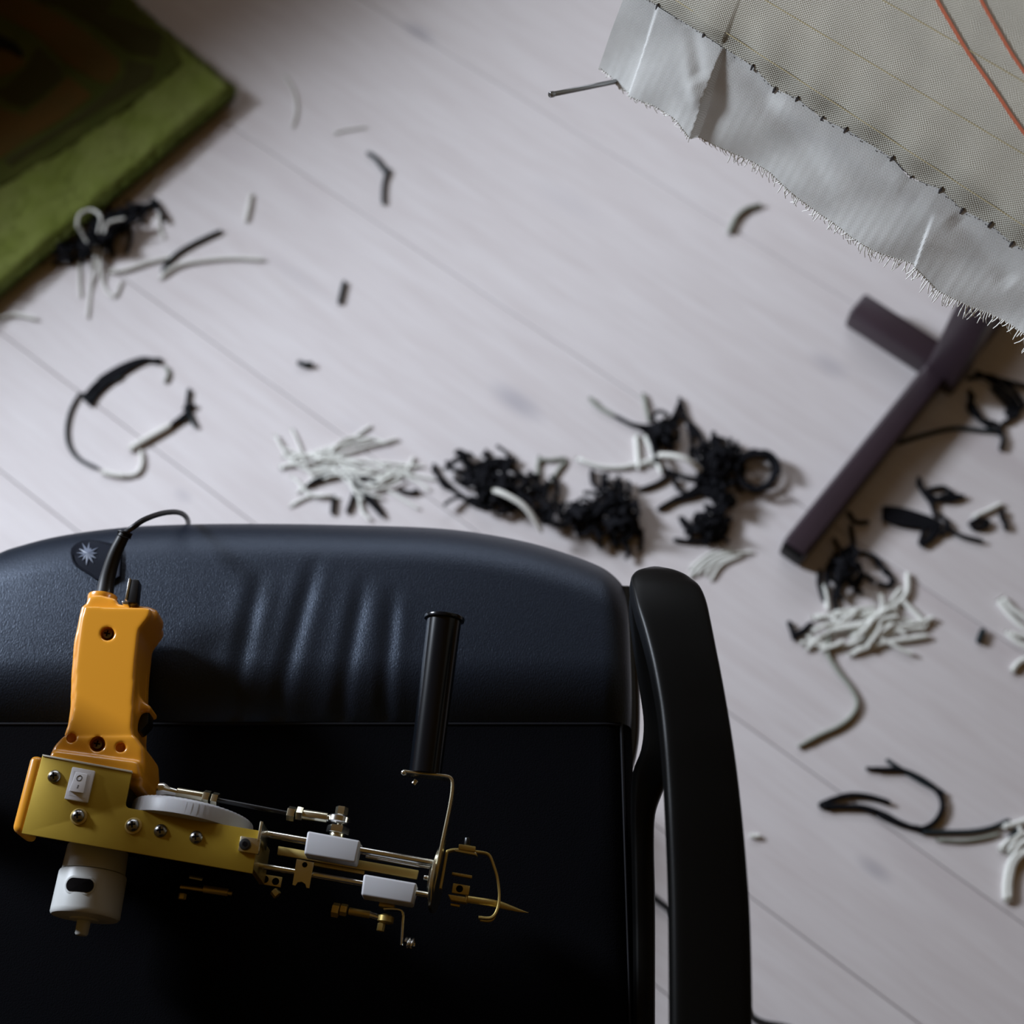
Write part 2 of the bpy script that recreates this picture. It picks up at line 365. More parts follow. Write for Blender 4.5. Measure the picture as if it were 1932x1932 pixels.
M['rug_field_shaded'] = mat('shaded_olive_pile', (.072, .078, .018), .95, spec=.05, bump=(160, .6, .004), var=((.055, .065, .014), 24))  # darker inner pile: an olive tone with the corner's shade painted in
def motif(px, m, z=.0275, nm='pattern_patch'):
    bm = new(); prism(bm, [P(x, y, z) for x, y in px], (0, 0, 1), .010); bevel(bm, .005, 4)
    return obj(nm, bm, M[m], rug)
motif([(-90, 420), (0, 352), (110, 290), (225, 215), (300, 160), (345, 118), (322, 72), (268, 20), (215, -50), (-90, -60)], 'rug_field_shaded', z=.0262, nm='shaded_field')  # outer edge follows the shadow boundary across the rug
motif([(-60, -40), (40, -12), (110, 22), (170, 62), (226, 112), (228, 130), (208, 160), (178, 152), (120, 118), (60, 62), (0, 30), (-60, 10)], 'rug_brown')
motif([(128, 140), (140, 150), (178, 178), (120, 225), (60, 260), (0, 300), (-90, 350), (-90, 170), (-20, 188), (10, 205), (45, 212), (88, 178)], 'rug_brown')
motif([(-60, 96), (0, 88), (30, 96), (54, 116), (20, 140), (-60, 165)], 'rug_brown')
motif([(-50, 42), (0, 62), (30, 78), (45, 98), (38, 110), (18, 96), (-50, 78)], 'rug_black', z=.0295)
motif([(60, 4), (150, -60), (240, -60), (205, 20), (310, 60), (300, 112), (240, 100), (180, 52), (110, 12)], 'rug_olive')
motif([(8, 160), (46, 125), (70, 80), (118, 125), (122, 148), (80, 182), (46, 206), (14, 196), (-20, 170)], 'rug_olive')
motif([(236, 108), (296, 120), (290, 150), (120, 250), (20, 318), (0, 300), (120, 232), (185, 182), (232, 140)], 'rug_olive')
# loose fibre along the near edge and over the field
vs, fs = [], []
for k in range(26000):
    if k < 9000: a, b = rnd.random() * LU, abs(rnd.gauss(0, .002)); o = rnd.uniform(-.004, .001)
    elif k < 12000: a, b = abs(rnd.gauss(0, .002)), rnd.random() * LV; o = 0
    else: a, b = rnd.random() * .62, rnd.random() * .3; o = 0
    p = A + e1 * a + e2 * (b + o); p = Vector((p.x, p.y, RZ - rnd.random() * (.014 if k < 12000 else .004)))
    t = Vector((rnd.gauss(0, 1), rnd.gauss(0, 1), rnd.uniform(.4, 1.6))).normalized() * rnd.uniform(.003, .006)
    s = t.cross(Vector((rnd.gauss(0, 1), rnd.gauss(0, 1), rnd.gauss(0, 1)))).normalized() * .0005
    if k < 9000: t -= e2 * .002
    n = len(vs); vs += [p - s, p + s, p + t]; fs.append((n, n + 1, n + 2))
tag(pyobj('loose_fibre', vs, fs, M['rug'], rug), kind='stuff')

# ------------------------------------------------------------------ tufting cloth on its stand
BH = .74; c0 = P(1320, 60, BH); c1 = P(1932, 460, BH); cu_ = (c1 - c0).normalized(); ch = Vector((cu_.y, -cu_.x, 0))   # ch points to the camera side
LEAN = math.radians(20); cup = Vector((0, 0, math.cos(LEAN))) - ch * math.sin(LEAN); cn = (ch * math.cos(LEAN) + Vector((0, 0, math.sin(LEAN)))).normalized()
def CP(x, y, off=0.0):
    """point of the cloth plane seen at a pixel -> (s, t) along and up the cloth"""
    d = ray(x, y); o = Vector((0, 0, CAMH)); k = ((c0 + cn * off) - o).dot(cn) / d.dot(cn); q = o + d * k - c0
    return q.dot(cu_), q.dot(cup)
def CW(s, t, off=0.0): return c0 + cu_ * s + cup * t + cn * off
def interp(tab, x):
    if x <= tab[0][0]: return tab[0][1]
    for (a, b), (c, d) in zip(tab, tab[1:]):
        if x <= c: return b + (d - b) * (x - a) / (c - a)
    return tab[-1][1]
stand = empty('cloth_stand', P(1782, 705, 0), 'purple-brown metal tube stand holding the woven cloth, its foot on the floor at right', 'stand')
low = [CP(*p) for p in ((1160, 140), (1180, 158), (1250, 185), (1300, 212), (1332, 244), (1352, 255), (1400, 285), (1460, 320), (1520, 368), (1560, 398), (1620, 433), (1680, 466), (1740, 492), (1780, 535), (1840, 570), (1900, 598), (1945, 620), (2200, 780), (2600, 1000))]
tackpx = [(1240, 12), (1328, 65), (1420, 125), (1458, 176), (1503, 188), (1548, 230), (1595, 245), (1683, 298), (1715, 342), (1775, 357), (1812, 402), (1867, 424), (1905, 465), (1960, 490)]
sl = [CP(*p) for p in tackpx]; sL = CP(1158, 60)[0]; sR = 1.15
sl = [(sL - .01, sl[0][1])] + sl + [(1.2, sl[-1][1])]
sl = [(a, b * .6) for a, b in sl]
def crease(s, t, pts, w):
    """signed distance over w from a crease through pixel points"""
    for a, b in zip(pts, pts[1:]):
        pass
    (s0, t0), (s1, t1) = CP(*pts[0]), CP(*pts[-1]); L = math.hypot(s1 - s0, t1 - t0); nx, ny = -(t1 - t0) / L, (s1 - s0) / L
    d = (s - s0) * nx + (t - t0) * ny; al = ((s - s0) * (s1 - s0) + (t - t0) * (t1 - t0)) / L / L
    return d / w, al
def soft(al, e=.15): return max(0, min(1, (al + e) / e)) * max(0, min(1, (1 + e - al) / e))
def flap_off(s, t, v):
    """how far the loose flap stands off the cloth plane; v=0 at the tack line, 1 at the hem"""
    o = .010 * v + .003 * math.sin(s * 38 + 1) * v + .0018 * math.sin(s * 90 + v * 4) * v
    for (pts, w, amp, fade) in (([(1244, 0), (1206, 165)], .004, .004, 0), ([(1366, 95), (1335, 240)], .004, -.008, 0), ([(1766, 405), (1743, 478)], .004, .004, 0)):
        d, al = crease(s, t, pts, w)
        f = max(0, min(1, (al + .1) / .6)) 
        # a pleat: sharp drop on one side, slow recovery on the other
        if amp < 0: d = -d
        sm_ = max(0, min(1, d * w / .0032 + .5)); sm_ = sm_ * sm_ * (3 - 2 * sm_)
        o += abs(amp) * f * sm_ * math.exp(-(max(d, 0) * w / .032) ** 2)
    for (pts, w, amp) in (([(1290, 20), (1330, 130)], .006, -.003), ([(1300, 50), (1335, 175)], .006, .002), ([(1390, 110), (1560, 330)], .009, -.0015), ([(1480, 200), (1700, 350)], .008, .0018), ([(1810, 420), (1900, 520)], .007, -.0018), ([(1700, 330), (1880, 500)], .008, .0015)):
        d, al = crease(s, t, pts, w); o += amp * math.exp(-d * d) * soft(al)
    return o
NS = 620; NV = 44
svals = [sL + (sR - sL) * (i / NS) ** 1.0 for i in range(NS + 1)]
vs, fs, uvs = [], [], []
svals = [sL + (.40 - sL) * i / 480 for i in range(481)] + [.40 + (sR - .40) * (i + 1) / 60 for i in range(60)]
for i, s in enumerate(svals):
    t0 = interp(sl, s); t1 = interp(low, s) + .0003 * math.sin(s * 900)
    for j in range(NV + 1):
        v = j / NV; t = t0 + (t1 - t0) * v; vs.append(CW(s, t, flap_off(s, t, v))); uvs.append((s * 1000 * 1.25, t * 1000 * 1.25))
        if i < len(svals) - 1 and j < NV: q = i * (NV + 1) + j; fs.append((q, q + NV + 1, q + NV + 2, q + 1))
clo = empty('tufting_cloth', CW(.2, .2), 'off-white woven tufting cloth with red drawn curves, stretched on the stand, top right', 'cloth')
pyobj('frayed_flap', vs, fs, M['weave_flap'], clo, uvs=uvs)
vs, fs, uvs = [], [], []; NT = 70
for i, s in enumerate(svals):
    t0 = interp(sl, s)
    for j in range(NT + 1):
        v = (j / NT) ** 1.6; t = t0 + (.92 - t0) * v; dd = (t - t0)
        sag = min(1, dd / .012) * 0 + .0012 * math.sin(s * 150) * math.exp(-dd / .03) * min(1, dd / .008)
        if s < .02: sag += .003 * math.exp(-((s - .0) / .02) ** 2) * math.exp(-dd / .04) * min(1, dd / .006)
        vs.append(CW(s, t, sag)); uvs.append((s * 1000, t * 1000))
        if i < len(svals) - 1 and j < NT: q = i * (NT + 1) + j; fs.append((q, q + 1, q + NT + 2, q + NT + 1))
pyobj('woven_panel', vs, fs, M['weave'], clo, uvs=uvs)
# loose threads of the hem
vs, fs = [], []
s = sL
while s < .5:
    t = interp(low, s) + .001; ln = rnd.uniform(.0015, .0062) * (1.3 if s > .06 else .5) * (1.5 if s > .2 else 1) ; o = flap_off(s, t, 1)
    a = CW(s, t, o); lean = rnd.gauss(.0004, .0012); b = CW(s + lean, t - ln * .6, o + .0005); c = CW(s + lean * 2.2, t - ln, o + rnd.gauss(0, .001)); w = cu_ * .00042; e = cn * .0004
    n = len(vs); vs += [a - w, a + e, a + w, b - w, b + e, b + w, c - w * .6, c + e, c + w * .6]
    fs += [(n, n + 1, n + 4, n + 3), (n + 1, n + 2, n + 5, n + 4), (n + 3, n + 4, n + 7, n + 6), (n + 4, n + 5, n + 8, n + 7)]
    s += rnd.uniform(.0009, .0022)
tag(pyobj('hem_fringe', vs, fs, M['fringe'], clo), kind='stuff')
s = sL
vs, fs = [], []
while s < .6:      # drag thread along the tack line
    t = interp(sl, s); a = CW(s, t, .0009); l = .0012; w = cup * .00035; n = len(vs)
    a += cup * rnd.gauss(0, .0008)
    vs += [a - w, a + cu_ * l - w, a + cu_ * l + w, a + w]; fs.append((n, n + 1, n + 2, n + 3)); s += rnd.uniform(.0028, .006)
tag(pyobj('basting_stitches', vs, fs, M['dark_hole'], clo, smooth=False), kind='stuff')
for (x, y) in tackpx:
    s, t = CP(x, y); t *= .6 if False else 1; t = interp(sl, s); bm = new(); c = CW(s, t, .001)
    pts = [c + cup * .0024 + cu_ * .0002, c + cu_ * .0008 + cup * .0005, c + cu_ * .0004 - cup * .0030, c - cu_ * .0003 - cup * .0029, c - cu_ * .0007 + cup * .0003]
    prism(bm, pts, cn, .0012); q = obj('tack_tear', bm, M['dark_hole'], clo, smooth=False)
def ribbon(name, px, m, w):
    pts = []
    for a in catmull([Vector((x, y, 0)) for x, y in px], 8): s, t = CP(a.x, a.y); pts.append(CW(s, t, .0010))
    bm = new(); band(bm, pts, cu_ * .7 + cup * .7, w, .0003, 0); return obj(name, bm, M[m], clo)
ribbon('drawn_line', [(1740, -60), (1770, 0), (1796, 45), (1824, 92), (1850, 130), (1885, 180), (1915, 225), (1960, 285), (2010, 350)], 'red_line', .0024)
ribbon('drawn_line', [(1830, -50), (1853, 0), (1872, 35), (1895, 75), (1915, 108), (1945, 150), (1990, 210)], 'red_line', .0022)
def guide(p, q):
    (s0, t0), (s1, t1) = CP(*p), CP(*q); tm = (t0 + t1) / 2; bm = new(); band(bm, [CW(sL, t0, .0008), CW(sL + .5, t0 + (t1 - t0) * .5 / max(s1 - s0, .01), .0008)], cup, .0006, .0003, 0); obj('guide_thread', bm, M['yellow_thread'], clo)
for p, q in (((1372, 62), (1932, 425)), ((1450, 12), (1932, 300)), ((1640, 0), (1932, 170))): guide(p, q)

# stand: square tubes
def sqtube(name, a, b, w, m='tube', par=stand, h=None, up=Vector((0, 0, 1))):
    a = Vector(a); b = Vector(b); t = (b - a).normalized(); x, y = frame_for(t, up); bm = new()
    boxmesh(bm, (a + b) / 2, t * ((b - a).length / 2), x * w / 2, y * (h or w) / 2); bevel(bm, .004, 3); return obj(name, bm, M[m], par)
PB = P(1780, 700, .02)
fd = (P(1768, 705, .0) - P(1492, 1050, .0)).normalized()
f0 = P(1494, 1044, .0155); PBf = f0 + fd * .325
sqtube('foot_beam', f0, PBf, .030)
sqtube('foot_end_cap', f0 - fd * .004, f0 + fd * .002, .027, 'arm')
nd = Vector((fd.y, -fd.x, 0))
post_c = P(1783, 700, .03) + fd * .012
sqtube('side_stub', P(1612, 583, .0175), Vector((post_c.x, post_c.y, .0175)), .034)
# bring the parts together at the joint
sqtube('post', Vector((post_c.x, post_c.y, .004)), Vector((post_c.x, post_c.y, 1.66)), .042, up=fd)
sqtube('rear_foot_beam', post_c * 1 + fd * .02 - Vector((0, 0, post_c.z - .022)), post_c + fd * .45 - Vector((0, 0, post_c.z - .022)), .034)
barC = -.016
SX = 1.10
b0 = CW(-.30, .004, barC); b1 = CW(1.2, .004, barC)
sqtube('lower_bar', b0, b1, .024, 'dark_tube', up=cup)
sqtube('upper_bar', CW(-.30, .95, barC), CW(1.2, .95, barC), .024, 'dark_tube', up=cup)
for s_ in (-.30, 1.2): sqtube('side_bar', CW(s_, -.01, barC), CW(s_, .96, barC), .024, 'dark_tube', up=cn)
pt = Vector((post_c.x, post_c.y, 1.60)); sp_ = (pt - c0).dot(cu_)
sqtube('brace', pt, CW(sp_, .93, barC - .01), .024)
sqtube('brace', Vector((post_c.x, post_c.y, BH + .02)), CW(sp_, .03, barC - .02), .024)
bL = CW(SX, 0, barC); lp = Vector((bL.x, bL.y, 0)) - ch * .36
sqtube('post', lp + Vector((0, 0, .004)), lp + Vector((0, 0, 1.66)), .042, up=fd)
sqtube('foot_beam', lp - fd * .33 + Vector((0, 0, .02)), lp + fd * .45 + Vector((0, 0, .02)), .034)
sqtube('brace', lp + Vector((0, 0, 1.60)), CW(SX, .93, barC - .01), .024); sqtube('brace', lp + Vector((0, 0, BH + .02)), CW(SX, .03, barC - .02), .024)
# steel pin sticking out below the corner of the cloth
a = P(1037, 179, .70); b = CW(*CP(1182, 156), -.012); bm = new(); cyl(bm, a, b, .0019, n=14, bev=.0006)
cyl(bm, a, a + (b - a).normalized() * .004, .0023, n=14, bev=.0006)
b2 = CW(CP(1200, 150)[0], .0, barC); cyl(bm, b, b2, .0019, n=14)
pin = obj('steel_pin', bm, M['dark_steel'], stand); pin['label'] = 'thin grey-green steel pin with a bright tip'

# ------------------------------------------------------------------ office chair
ZT = .503; R = .055
XR = P(1188, 1250, .47).x
fpx = [(-120, 1050), (0, 1019), (100, 993), (225, 976), (350, 970), (500, 969), (640, 971), (800, 976), (900, 986), (1000, 1005), (1080, 1029), (1140, 1053), (1185, 1080)]
fr = [(p.x, p.y + .004) for p in (P(x, y, .478) for x, y in fpx)]
XL = -2 * .163 - XR
fr = [(q.x, q.y) for q in catmull([Vector((a, b, 0)) for a, b in fr], 6)]
fr = [(XL - .01, fr[0][1] - .012)] + fr + [(XR + .001, fr[-1][1] - .012)]
SEAM = P(600, 1360, .49).y; BACK = .02
def fy(x): return interp(fr, x)
cre = [((588, 1085), (520, 1345),   .0075, .0014), ((682, 1120), (640, 1350), .0070, .0013), ((740, 1140), (722, 1345), .006, .0012), ((485, 1110), (440, 1330), .008, .0014)]
cre = [(P(*a, .5), P(*b, .5), w, d) for a, b, w, d in cre]
def seat_z(x, y):
    d = min(fy(x) - y, 9); dx = min(XR - x, x - XL)
    z = ZT
    def rd(d, R): 
        k = 1 - max(0, min(d / R, 1)); return R * (1 - math.sqrt(max(0, 1 - k * k)))
    z -= rd(d, R) + rd(dx, .022) * .9
    z -= .016 * max(0, min(1, (SEAM + .045 - y) / .045)) ** 2 + .011 * max(0, min(1, 1 - d / .14)) ** 2
    if y > SEAM:
        for a, b, w, dp in cre:
            L = (b - a).length; t = (b - a) / L; q = Vector((x, y, .5)) - a; al = q.dot(t) / L; dd = abs(q.x * t.y - q.y * t.x)
            if -.2 < al < 1.2 and dd < .03: z -= dp * (math.exp(-(dd / w) ** 2) - .45 * math.exp(-((dd - .009) / w) ** 2)) * max(0, min(1, (al + .2) / .35))
    return z
def surf(px, py):
    h = ZT
    for _ in range(14): p = P(px, py, h); h = h * .4 + seat_z(p.x, p.y) * .6
    p = P(px, py, h); p.z = seat_z(p.x, p.y); return p
chair = empty('office_chair', (-.163, .25, 0), 'black leather and mesh office chair with curved armrest, bottom of the photo', 'chair')
def seat_grid(name, y0f, y1f, nx, ny, m, drop, front):
    vs, fs = [], []; rows = []
    for i in range(nx + 1):
        u = i / nx; k = .5 - .5 * math.cos(math.pi * u); x = XL + (XR - XL) * (u * .75 + k * .25)
        y0, y1 = y0f(x), y1f(x)
        col = []
        for j in range(ny + 1):
            v = j / ny; v = math.sin(v * math.pi / 2) if front else v
            y = y0 + (y1 - y0) * v; col.append((x, y, seat_z(x, y)))
        if front:
            for q in range(1, 5): col.append((x, y1 - .006 * q, seat_z(x, y1) - .012 * q))
        rows.append(col)
    n = len(rows[0])
    def skirt(c, s): return [[(a[0] - s * .004 * q, a[1], a[2] - .012 * q) for a in c] for q in (3, 2, 1)]
    rows = skirt(rows[0], -1) + rows + skirt(rows[-1], 1)[::-1]
    for r in rows: vs += r
    for i in range(len(rows) - 1):
        for j in range(n - 1): q = i * n + j; fs.append((q, q + n, q + n + 1, q + 1))
    return pyobj(name, vs, fs, M[m], chair)
seat_grid('leather_front', lambda x: SEAM, fy, 190, 110, 'leather', 0, True)
seat_grid('seat_panel', lambda x: BACK, lambda x: SEAM, 60, 40, 'seat_fabric', 0, False)
bm = new(); tube(bm, [Vector((XL + .02 + (XR - XL - .03) * i / 60, SEAM - .0015, seat_z(XL + .02 + (XR - XL - .03) * i / 60, SEAM) + .0002)) for i in range(61)], .0009, 8); obj('cross_seam', bm, M['seam'], chair)
bm = new(); tube(bm, [Vector((XR - .009 - .0 * i, .06 + (SEAM - .06) * i / 30, seat_z(XR - .009, .06 + (SEAM - .06) * i / 30) + .0005)) for i in range(31)], .0011, 8); obj('side_seam', bm, M['seam'], chair)
bm = new(); boxmesh(bm, (-.163, .24, .440), (.24, 0, 0), (0, .19, 0), (0, 0, .02)); bevel(bm, .01, 3); obj('seat_base', bm, M['black_plastic'], chair)
# emblem patch pressed into the leather
epx = [(133, 1046), (134, 1036), (143, 1027), (155, 1021), (168, 1019), (190, 1021), (212, 1026), (232, 1034), (228, 1090), (205, 1103), (182, 1095), (166, 1084), (153, 1076), (143, 1069), (136, 1059)]
dense = []
for i in range(len(epx)):
    a, b = epx[i], epx[(i + 1) % len(epx)]
    for k in range(4): dense.append((a[0] + (b[0] - a[0]) * k / 4, a[1] + (b[1] - a[1]) * k / 4))
ecx, ecy = 185, 1058; vs = []; fs = []
rads = [0, .25, .5, .72, .86, .93, .97, 1.0]; nn = len(dense)
for ri, r in enumerate(rads):
    for (x, y) in dense:
        p = surf(ecx + (x - ecx) * r, ecy + (y - ecy) * r); off = .0012 if r < .9 else (.0024 if r < .98 else -.0006); vs.append((p.x, p.y, p.z + off))
for k in range(len(rads) - 1):
    for i in range(nn): j = (i + 1) % nn; fs.append((k * nn + i, k * nn + j, (k + 1) * nn + j, (k + 1) * nn + i))
emb = pyobj('emblem_patch', vs, fs, M['emblem'], chair); emb['label'] = 'smooth tab-shaped leather patch stamped with a jagged star'
bm = new(); c = Vector((167, 1046)); tips = [(-84, 22), (-62, 12), (-118, 23), (-32, 22), (-2, 17), (32, 18), (62, 21), (98, 23), (128, 17), (158, 20), (-150, 19), (184, 21)]
tips = sorted(tips); pp = []
for i, (a, r) in enumerate(tips):
    a2 = tips[(i + 1) % len(tips)][0] + (360 if i == len(tips) - 1 else 0); aa = math.radians(a); pp.append((c.x + r * math.cos(aa) * 1.05, c.y + r * math.sin(aa)))
    am = math.radians((a + a2) / 2); pp.append((c.x + 9 * math.cos(am), c.y + 9 * math.sin(am)))
cv_ = bm.verts.new(surf(c.x, c.y) + Vector((0, 0, .0026))); ring = [bm.verts.new(surf(x, y) + Vector((0, 0, .0018))) for x, y in pp]
for i in range(len(ring)): bm.faces.new((cv_, ring[i], ring[(i + 1) % len(ring)]))
bmesh.ops.recalc_face_normals(bm, faces=bm.faces); obj('stamped_star', bm, M['emblem_mark'], emb, smooth=False)

# arm pads and their carriers
padL = [(1222, 1070), (1203, 1074), (1194, 1081), (1191, 1090), (1194, 1110), (1202, 1145), (1214, 1185), (1228, 1240), (1238, 1290), (1246, 1340), (1252, 1400), (1257, 1470), (1261, 1550), (1265, 1650), (1267, 1760), (1268, 1932), (1268, 2150)]
padR = [(1246, 1069), (1272, 1073), (1292, 1080), (1306, 1089), (1322, 1103), (1334, 1130), (1342, 1165), (1353, 1220), (1363, 1270), (1373, 1325), (1383, 1385), (1393, 1455), (1402, 1535), (1411, 1635), (1418, 1745), (1422, 1932), (1422, 2150)]
hts = [.630, .634, .637, .640, .645, .651, .656, .661, .664, .666, .668, .669, .670, .670, .670, .670, .670]
def dens(L, k=4): return catmull(L, k)
tl = [(1150, 1105), (1150, 1200), (1150, 1300), (1150, 1370), (1150, 1420), (1150, 1470), (1150, 1560), (1150, 1932)]
tr_ = [(1196, 1105), (1204, 1200), (1209, 1290), (1209, 1370), (1203, 1420), (1190, 1470), (1182, 1560), (1178, 1932)]
for mir in (0, 1):
    L, Rr = dens([P(x, y, .468) for x, y in tl]), dens([P(x, y, .468) for x, y in tr_])
    if mir: L, Rr = [Vector((-.326 - v.x, v.y, v.z)) for v in L], [Vector((-.326 - v.x, v.y, v.z)) for v in Rr]
    bm = new(); strip_solid(bm, L, Rr, .03, n=20, ex=.5); obj('seat_side_trim', bm, M['black_plastic'], chair)
def arm(mir):
    f = (lambda v: Vector((-.326 - v.x, v.y, v.z))) if mir else (lambda v: v)
    L = [f(v) for v in dens([P(x, y, h) for (x, y), h in zip(padL, hts)])]; Rr = [f(v) for v in dens([P(x, y, h) for (x, y), h in zip(padR, hts)])]
    bm = new(); strip_solid(bm, L, Rr, .026, n=40, ex=.22, crown=.001); obj('arm_pad', bm, M['arm'], chair)
    sLp = [(1192, 1092), (1190, 1140), (1200, 1220), (1211, 1290), (1218, 1350), (1212, 1405), (1196, 1450), (1193, 1520), (1194, 1600), (1196, 1750), (1197, 1932), (1198, 2150)]
    sRp = [(1225, 1090), (1238, 1170), (1250, 1250), (1262, 1330), (1270, 1400), (1270, 1450), (1252, 1490), (1238, 1535), (1236, 1600), (1238, 1700), (1238, 1932), (1238, 2150)]
    hs = [.62, .605, .585, .565, .545, .53, .515, .505, .498, .495, .495, .495]
    L = [f(v) for v in dens([P(x, y, h) for (x, y), h in zip(sLp, hs)])]; Rr = [f(v) for v in dens([P(x, y, h) for (x, y), h in zip(sRp, hs)])]
    bm = new(); strip_solid(bm, L, Rr, .026, n=20, ex=.5); obj('arm_support', bm, M['arm'], chair)
    bm = new(); q = f(P(1345, 2150, .65)); e = f(P(1225, 2150, .47)); band(bm, [q, q + Vector((0, -.05, -.03)), (q + e) / 2 + Vector((0, -.08, -.02)), e + Vector((0, -.02, 0))], (0, 0, 1), .03, .02); obj('arm_rear', bm, M['arm'], chair)
    for yy in (.06, .25):
        a = f(P(1215, 1700, .478)); bm = new(); cyl(bm, Vector((a.x, yy, .462)), Vector((-.163 + (.2 if a.x > 0 else -.2), yy, .44)), .006)
        obj('cross_bolt', bm, M['black_plastic'], chair)
arm(False); arm(True)
# backrest behind the camera side
vs, fs = [], []
for i in range(25):
    for j in range(21):
        u = i / 24 * 2 - 1; v = j / 20; w = .23 - .03 * abs(v - .4); x = -.163 + u * w; y = -.02 - .16 * v + .035 * (1 - u * u) * -1 + .0; vs.append((x, y, .52 + .50 * v))
for i in range(24):
    for j in range(20): q = i * 21 + j; fs.append((q, q + 21, q + 22, q + 1))
bk = pyobj('backrest', vs, fs, M['seat_fabric'], chair); sm = bk.modifiers.new('s', 'SOLIDIFY'); sm.thickness = .04; sm.offset = 0
bm = new(); band(bm, [Vector((-.163, .1, .43)), Vector((-.163, -.06, .44)), Vector((-.163, -.11, .52)), Vector((-.163, -.16, .72))], (1, 0, 0), .07, .015); obj('back_bar', bm, M['black_plastic'], chair)
HC = Vector((-.163, .24, 0))
bm = new(); cyl(bm, HC + Vector((0, 0, .09)), HC + Vector((0, 0, .30)), .026, bev=.002); cyl(bm, HC + Vector((0, 0, .30)), HC + Vector((0, 0, .425)), .015); obj('gas_column', bm, M['black_plastic'], chair)
for k in range(5):
    an = math.radians(90 + 36 + 72 * k); d = Vector((math.cos(an), math.sin(an), 0)); bm = new()
    band(bm, [HC + Vector((0, 0, .11)), HC + d * .14 + Vector((0, 0, .10)), HC + d * .27 + Vector((0, 0, .075))], Vector((0, 0, 1)).cross(d), lambda t: .05 - .02 * t, .028); lg = obj('base_leg', bm, M['black_plastic'], chair)
    for s_ in (-1, 1):
        q = HC + d * .27 + Vector((0, 0, .0255)); ax = Vector((0, 0, 1)).cross(d); bm = new(); cyl(bm, q + ax * .004 * s_, q + ax * .02 * s_, .0255, bev=.003); obj('caster_wheel', bm, M['black_plastic'], lg)

# ------------------------------------------------------------------ tufting gun lying on its side
ZP = .565; ZC = .532
ga = P(41, 1572, ZP); gb = P(470, 1647, ZP); gx = (gb - ga); gx.z = 0; gx.normalize(); gy = Vector((-gx.y, gx.x, 0)); gz = Vector((0, 0, 1)); PX = 2790.0
gun = empty('tufting_gun', P(260, 1560, .489), 'electric tufting gun with orange handle and yellow metal side plate, lying on the chair seat', 'tool')
def G(x, y, h=ZP): return P(x, y, h)
def gprism(name, px, h, th, m, bev=.0006, par=gun, seg=2):
    bm = new(); prism(bm, [G(x, y, h) for x, y in px], gz, th)
    if bev: bevel(bm, bev, seg)
    return obj(name, bm, M[m], par)
def gcyl(name, a, b, h, r, m, n=24, bev=.0004, par=gun, h2=None, r2=None, rot=0):
    bm = new(); cyl(bm, G(*a, h), G(*b, h if h2 is None else h2), r, r2, n=n, bev=bev, rot=rot); return obj(name, bm, M[m], par)
# side plates
pl = [(80, 1425.5), (249, 1457), (237, 1514), (237.5, 1520), (242, 1524.5), (493, 1568), (482, 1612), (476, 1648), (40.6, 1572)]
gprism('side_plate', pl, ZP, .0016, 'brass_plate', .0002)
gprism('plate_edge', [(80, 1423), (249.5, 1454), (249, 1458), (80, 1426.5)], ZP + .0006, .0024, 'edge_zinc', .0002)
pl2 = [(x, y) for x, y in pl]; gprism('side_plate', pl2, ZP - .052, .0016, 'brass_plate', .0002)
gprism('front_plate', [(478, 1570), (489, 1572), (478, 1640), (467, 1638)], ZP - .0017, .050, 'dull_brass', .0003)
gprism('plate_lip', [(472, 1600), (481, 1602), (474.5, 1646), (465, 1644)], ZP - .002, .004, 'brass_plate', .0003)
# orange rear housing
gprism('rear_housing', [(57, 1423), (82, 1427), (44, 1574), (20, 1567)], ZP - .001, .030, 'orange', .004, seg=4)
# gearbox inside
gprism('gearbox', [(90, 1440), (238, 1468), (226, 1534), (455, 1575), (446, 1630), (60, 1565)], ZP - .005, .042, 'black_plastic', .002)

# orange handle grown from thick outlines, rounded by remeshing
def remesh(obs, vox, it, cut=None):
    """join temp meshes, voxel remesh and smooth, give back a mesh"""
    bm = new()
    for me in obs: bm.from_mesh(me)
    me = bpy.data.meshes.new('t'); bm.to_mesh(me); bm.free(); o = bpy.data.objects.new('t', me); COL.objects.link(o); co = None
    if cut:
        co = bpy.data.objects.new('c', cut); COL.objects.link(co); b = o.modifiers.new('b', 'BOOLEAN'); b.operation = 'DIFFERENCE'; b.object = co; b.solver = 'EXACT'; b.use_self = True
    r = o.modifiers.new('r', 'REMESH'); r.mode = 'VOXEL'; r.voxel_size = vox; r.use_smooth_shade = True
    s = o.modifiers.new('s', 'SMOOTH'); s.factor = .5; s.iterations = it
    dg = bpy.context.evaluated_depsgraph_get(); dg.update(); out = bpy.data.meshes.new_from_object(o.evaluated_get(dg))
    bpy.data.objects.remove(o)
    if co: bpy.data.objects.remove(co)
    return out
def tmp(px, h, th, bv=0, hf=None):
    bm = new(); prism(bm, [G(x, y, h) for x, y in px], gz, th)
    if bv: bevel(bm, bv, 3)
    bmesh.ops.triangulate(bm, faces=bm.faces); me = bpy.data.meshes.new('t'); bm.to_mesh(me); bm.free(); return me
HZ = ZC + .021
grip = [(166, 1124), (186, 1120), (218, 1128), (222, 1139), (252, 1140), (280, 1143), (297, 1150), (297, 1164), (278, 1179), (269, 1196), (267, 1215), (264, 1244), (262, 1288), (262, 1310), (270, 1322), (284, 1331), (285, 1341), (266, 1341), (262, 1350), (252, 1376), (262, 1396), (118, 1390), (126, 1368), (131, 1337), (133, 1273), (138, 1210), (145, 1178), (152, 1143), (162, 1138)]
core = [(x + (3 if x < 200 else -3), y) for x, y in grip]
base = [(120, 1384), (150, 1386), (253, 1384), (271, 1410), (273, 1440), (266, 1485), (90, 1452), (92, 1424), (100, 1406)]
